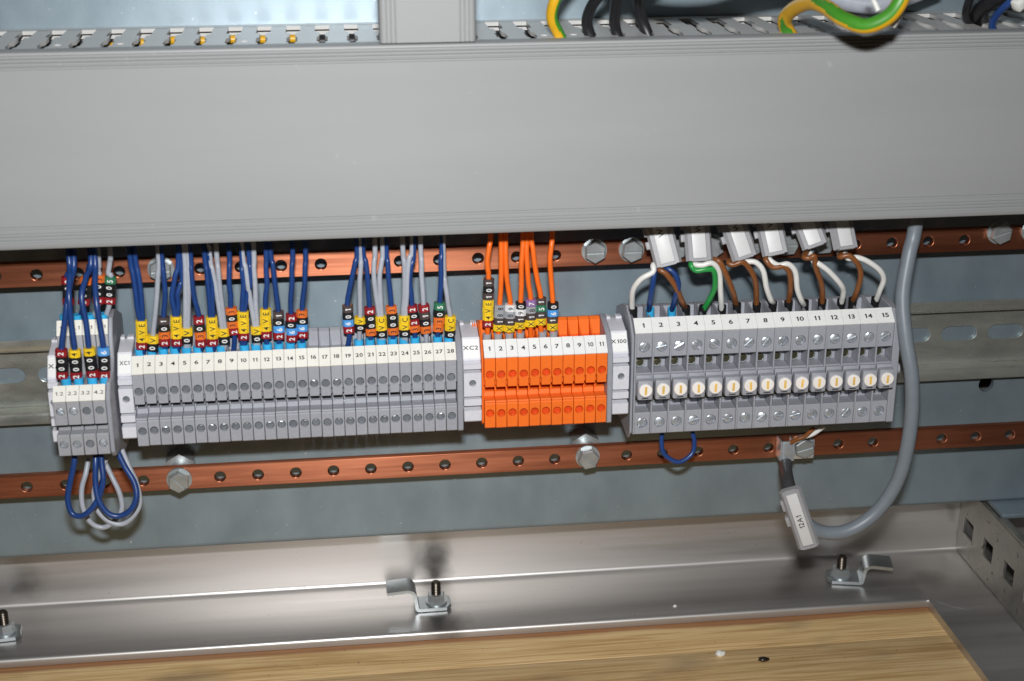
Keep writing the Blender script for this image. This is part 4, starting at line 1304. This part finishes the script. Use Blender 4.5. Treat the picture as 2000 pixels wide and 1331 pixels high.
# ------------------------------------------------------------------ gland-plate clamps on the floor
def strip_clamp(p, rot, sgn, rise, base_len, label, tongue=11.0, width=11.0):
    root = empty('floor_clamp', (p.x, p.y, FZ), label, 'clamp', 'stepped clamps on the cabinet floor')
    root.rotation_euler = (0, 0, rot)
    t = 1.5
    path = [(-base_len * 0.42 * sgn, 1.0), (-base_len * 0.28 * sgn, 0.4), (base_len * 0.50 * sgn, 0.4)]
    for i in range(1, 5):
        a = math.pi / 2 * i / 4
        path.append((base_len * 0.5 * sgn + 2.0 * math.sin(a) * sgn, 0.4 + 2.0 * (1 - math.cos(a))))
    x = base_len * 0.5 * sgn + 2.0 * sgn
    for i in range(0, 5):
        a = math.pi / 2 * i / 4
        path.append((x + 0.6 * sgn + 2.6 * (1 - math.cos(a)) * sgn, rise - 2.6 + 2.6 * math.sin(a)))
    path.append((x + tongue * sgn, rise - 0.6))
    P2 = [Vector(q) for q in path]
    mb = MB()
    n = len(P2); vs = []
    for i in range(n):
        d = (P2[min(i + 1, n - 1)] - P2[max(i - 1, 0)]).normalized()
        nn = Vector((-d.y, d.x)) * (1 if sgn > 0 else -1) * t
        hw = width / 2 * (0.62 if i == 0 else 1.0)
        for (o_, yy) in ((0, -hw), (1, -hw), (1, hw), (0, hw)):
            q = P2[i] + nn * o_
            vs.append((q.x, yy, q.y))
    fs = []
    for i in range(n - 1):
        for j in range(4):
            fs.append((i * 4 + j, i * 4 + (j + 1) % 4, i * 4 + 4 + (j + 1) % 4, i * 4 + 4 + j))
    fs += [(3, 2, 1, 0), tuple((n - 1) * 4 + j for j in range(4))]
    mb.add(vs, fs)
    o = make('clamp_strip', mb, M['zinc_dark'], root, smooth=40)
    bm = bmesh.new(); bm.from_mesh(o.data); bmesh.ops.recalc_face_normals(bm, faces=bm.faces); bm.to_mesh(o.data); bm.free()
    mb = MB()
    mb.cyl((0, 0, 1.8), (0, 0, 2.6), 4.6, 28)
    make('washer', mb, M['zinc'], root)
    mb = MB()
    mb.cyl((0, 0, 2.6), (0, 0, 5.6), 4.0, 6, phase=0.4); mb.cyl((0, 0, 5.6), (0, 0, 6.0), 4.0, 6, r2=3.5, phase=0.4)
    make('nut', mb, M['zinc'], root, smooth=20)
    mb = MB()
    z = 5.0
    while z < 11.4:
        mb.cyl((0, 0, z), (0, 0, z + 0.4), 1.9, 16, r2=2.15, caps=False); mb.cyl((0, 0, z + 0.4), (0, 0, z + 0.8), 2.15, 16, r2=1.9, caps=False)
        z += 0.8
    mb.cyl((0, 0, z), (0, 0, z + 0.5), 1.95, 16, r2=1.5)
    make('threaded_stud', mb, M['dark_steel'], root)
    return root
strip_clamp(atz(852, 1175, FZ + 2), 0.02, -1, 10.0, 15.0, 'zinc stepped clamp with nut on the steel floor, in the middle of the picture', 12.0)
strip_clamp(atz(1642, 1124, FZ + 2), -0.22, 1, 9.0, 15.5, 'zinc stepped clamp with nut on the steel floor, under the 12A1 tag', 12.0)
strip_clamp(atz(10, 1234, FZ + 2), 0.12, -1, 9.0, 16.0, 'zinc stepped clamp cut by the left frame edge, on the steel floor', 11.0)

# ------------------------------------------------------------------ punched rail on the right
pr_root = empty('punched_rail', (212.4, -40, FZ), 'old galvanised channel with square holes on the cabinet floor at right', 'punched rail')
sq = []
for (ya, yb, za, zb) in ((11.5, 22.0, -112.0, -104.0), (-9.5, 1.0, -112.0, -103.6), (-31.0, -20.5, -112.0, -103.6), (-52, -41.5, -112, -103.6), (-73, -62.5, -112, -103.6)):
    sq.append([(ya + 40, za + 124), (yb + 40, za + 124), (yb + 40, zb + 124), (ya + 40, zb + 124)])
sheet('side_web', [[(66.8, 0.3), (-110, 0.3), (-110, 34.6), (66.8, 34.6)]] + sq, 2.0, M['galv_old'], axes='YZ', parent=pr_root, bevel=0.3)
mb = MB()
mb.box(0.0, 3.4, -110, 28.5, 34.62, 36.4, c=0.6)
make('top_bead', mb, M['galv_old'], pr_root)
mb = MB()
mb.box(2.0, 60, 29, 66.5, 34.9, 37.2, c=0.5)
make('cross_plate', mb, M['plate'], pr_root)
mb = MB()
mb.box(2.0, 34, -110, 66.5, 0.2, 1.8)
make('channel_back', mb, M['galv_old'], pr_root)

# ------------------------------------------------------------------ cables above the duct
TOPZ = 128.0
def topwire(name, cm, pts, r, label, stripe=None, mats=None, cat='wire'):
    P = [at(*p) for p in pts]
    mb = MB(); mb.tube(P, r, 32 if stripe else 16, 8, stripe=stripe)
    o = make(name, mb, mats or M[cm], None, loc=P[0], origin=P[0], smooth=60)
    return tag(o, label, cat, 'wires leaving the top of the wide duct')
YG = [M['w_yellow'], M['w_pegreen']]
topwire('earth_wire', '', [(1110, 105, -44), (1092, 68, -44), (1078, 35, -46), (1085, 0, -48), (1110, -40, -48), (1150, -75, -46)], 2.0, 'yellow earth wire with green edge rising from a duct slot', stripe=lambda f, n: n.dot(Vector((0.85, -0.5, 0)).normalized()) > 0.78, mats=YG)
topwire('wire', 'w_black', [(1165, 95, -42), (1148, 55, -42), (1150, 25, -45), (1172, -10, -50), (1215, -40, -50), (1270, -50, -40)], 2.0, 'black wire just right of the upright yellow earth wire')
topwire('wire', 'w_black', [(1215, 95, -42), (1202, 55, -42), (1201, 25, -46), (1210, -15, -52), (1250, -50, -52), (1310, -60, -40)], 1.9, 'second black wire right of the upright yellow earth wire')
topwire('wire', 'w_black', [(1275, 90, -38), (1258, 50, -36), (1248, 15, -38), (1252, -20, -44), (1290, -50, -46)], 2.1, 'third black wire, beside a dark shadow on the duct')
topwire('earth_wire', '', [(1560, 95, -42), (1533, 48, -45), (1545, 22, -52), (1580, 6, -66), (1612, 14, -78), (1648, 38, -88), (1692, 51, -94), (1735, 33, -97), (1760, 0, -98), (1772, -40, -96), (1760, -90, -80)], 2.55, 'thick yellow and green earth wire curling in front of the duct edge', stripe=lambda f, n: n.dot(Vector((-0.45 + 0.2 * f, -1.0 + 0.55 * f, 0.05 + 0.75 * f)).normalized()) > 0.60, mats=YG)
topwire('wire', 'w_black', [(1905, 60, -30), (1888, 35, -34), (1890, 10, -40), (1905, -20, -44), (1940, -50, -44)], 1.5, 'thin black wire at upper right, left of the dark blue wires')
topwire('wire', 'w_blue', [(1950, 75, -45), (1938, 50, -46), (1948, 28, -50), (1972, 5, -56), (2010, -25, -60)], 1.3, 'blue wire leaving the duct at upper right')
topwire('cable', 'w_black', [(1925, 70, -26), (1912, 38, -30), (1920, 12, -40), (1960, -10, -50), (2030, -35, -52)], 3.4, 'thick black cable at upper right behind the blue wire', cat='cable')
topwire('cable', 'w_black', [(1700, -60, -50), (1500, -48, -62), (1380, -30, -74), (1270, -40, -78), (1180, -75, -70)], 3.8, 'black cable arching just above the picture over the duct', cat='cable')
topwire('cable', 'w_grey', [(1590, -30, -22), (1640, -2, -24), (1700, 8, -26), (1760, -4, -26), (1830, -30, -24)], 3.6, 'grey cable behind the curled earth wire at the top', cat='cable')
for (cm, ya, za, rr, xa, xb, lab) in (('w_black', -9, 123.4, 2.8, -290, 290, 'black wire inside the wide duct, nearest the plate'), ('w_black', -16, 121.8, 2.8, -290, 290, 'black wire inside the wide duct, second from the plate'),
        ('w_black', -28, 118.4, 3.0, -290, 290, 'black wire inside the wide duct, third from the plate'), ('w_black', -37, 117.8, 3.2, -290, 290, 'black wire inside the wide duct, nearest the cover'),
        ('w_yellow', -14, 125.6, 1.5, -150, -70, 'yellow wire inside the duct under the left slots')):
    P = [Vector((xa + (xb - xa) * i / 10, ya + random.uniform(-.6, .6), za + random.uniform(-.4, .4) - (3 if cm == 'w_yellow' and i in (0, 10) else 0))) for i in range(11)]
    mb = MB(); mb.tube(P, rr, 10, 4)
    tag(make('wire', mb, M[cm], None, loc=P[0], origin=P[0], smooth=60), lab, 'wire', 'wires lying inside the wide duct')
P = [at(*p) for p in ((1698, -20, -70), (1706, 0, -72), (1716, 22, -74))]
mb = MB(); mb.tube(P, 0.9, 8, 5)
tag(make('cable_tie', mb, M['tie'], None, loc=P[0], origin=P[0]), 'white cable tie tail hanging behind the curled earth wire', 'cable tie')
c = at(1742, 36, -88)
mb = MB(); mb.box(-2.2, 2.2, -1.8, 1.8, -2.4, 2.4, c=0.6)
o = tag(make('tie_head', mb, M['tie'], None, loc=c), 'white cable tie head under the curled earth wire', 'cable tie')
o.rotation_euler = (0.2, 0.5, 0.3)
c = at(1992, 6, -62)
mb = MB(); mb.box(-2.6, 2.6, -2, 2, -2.0, 2.0, c=0.8)
o = tag(make('plastic_plug', mb, M['tie'], None, loc=c), 'white plastic plug at the upper right corner beside blue wire', 'plug')
o.rotation_euler = (0.2, -0.6, 0.3)

# ------------------------------------------------------------------ crumbs on the wood and floor
def crumb(name, p, s, m, label, seed):
    rnd = random.Random(seed)
    bm = bmesh.new()
    bmesh.ops.create_icosphere(bm, subdivisions=2, radius=1.0)
    for v in bm.verts:
        v.co = Vector((v.co.x * s[0], v.co.y * s[1], v.co.z * s[2])) * rnd.uniform(0.75, 1.15)
    mb = MB()
    bm.verts.index_update()
    mb.add([v.co for v in bm.verts], [[v.index for v in f.verts] for f in bm.faces])
    bm.free()
    return tag(make(name, mb, m, None, loc=p, smooth=60), label, 'debris')
WZ = -127.8
c = atz(1406, 1281, WZ)
crumb('plastic_crumb', c + Vector((0, 0, 1)), (2.0, 1.6, 1.4), M['tie'], 'white plastic crumb lying on the wooden board', 3)
c = atz(1491, 1291, WZ)
crumb('metal_shaving', c + Vector((0, 0, .8)), (2.4, 1.6, 0.9), M['dark_steel'], 'dark curled metal shaving on the wooden board', 5)
c = atz(1318, 1185, FZ)
crumb('steel_crumb', c + Vector((0, 0, .3)), (0.9, 0.7, 0.5), M['tie'], 'tiny white speck on the steel floor near its edge', 6)
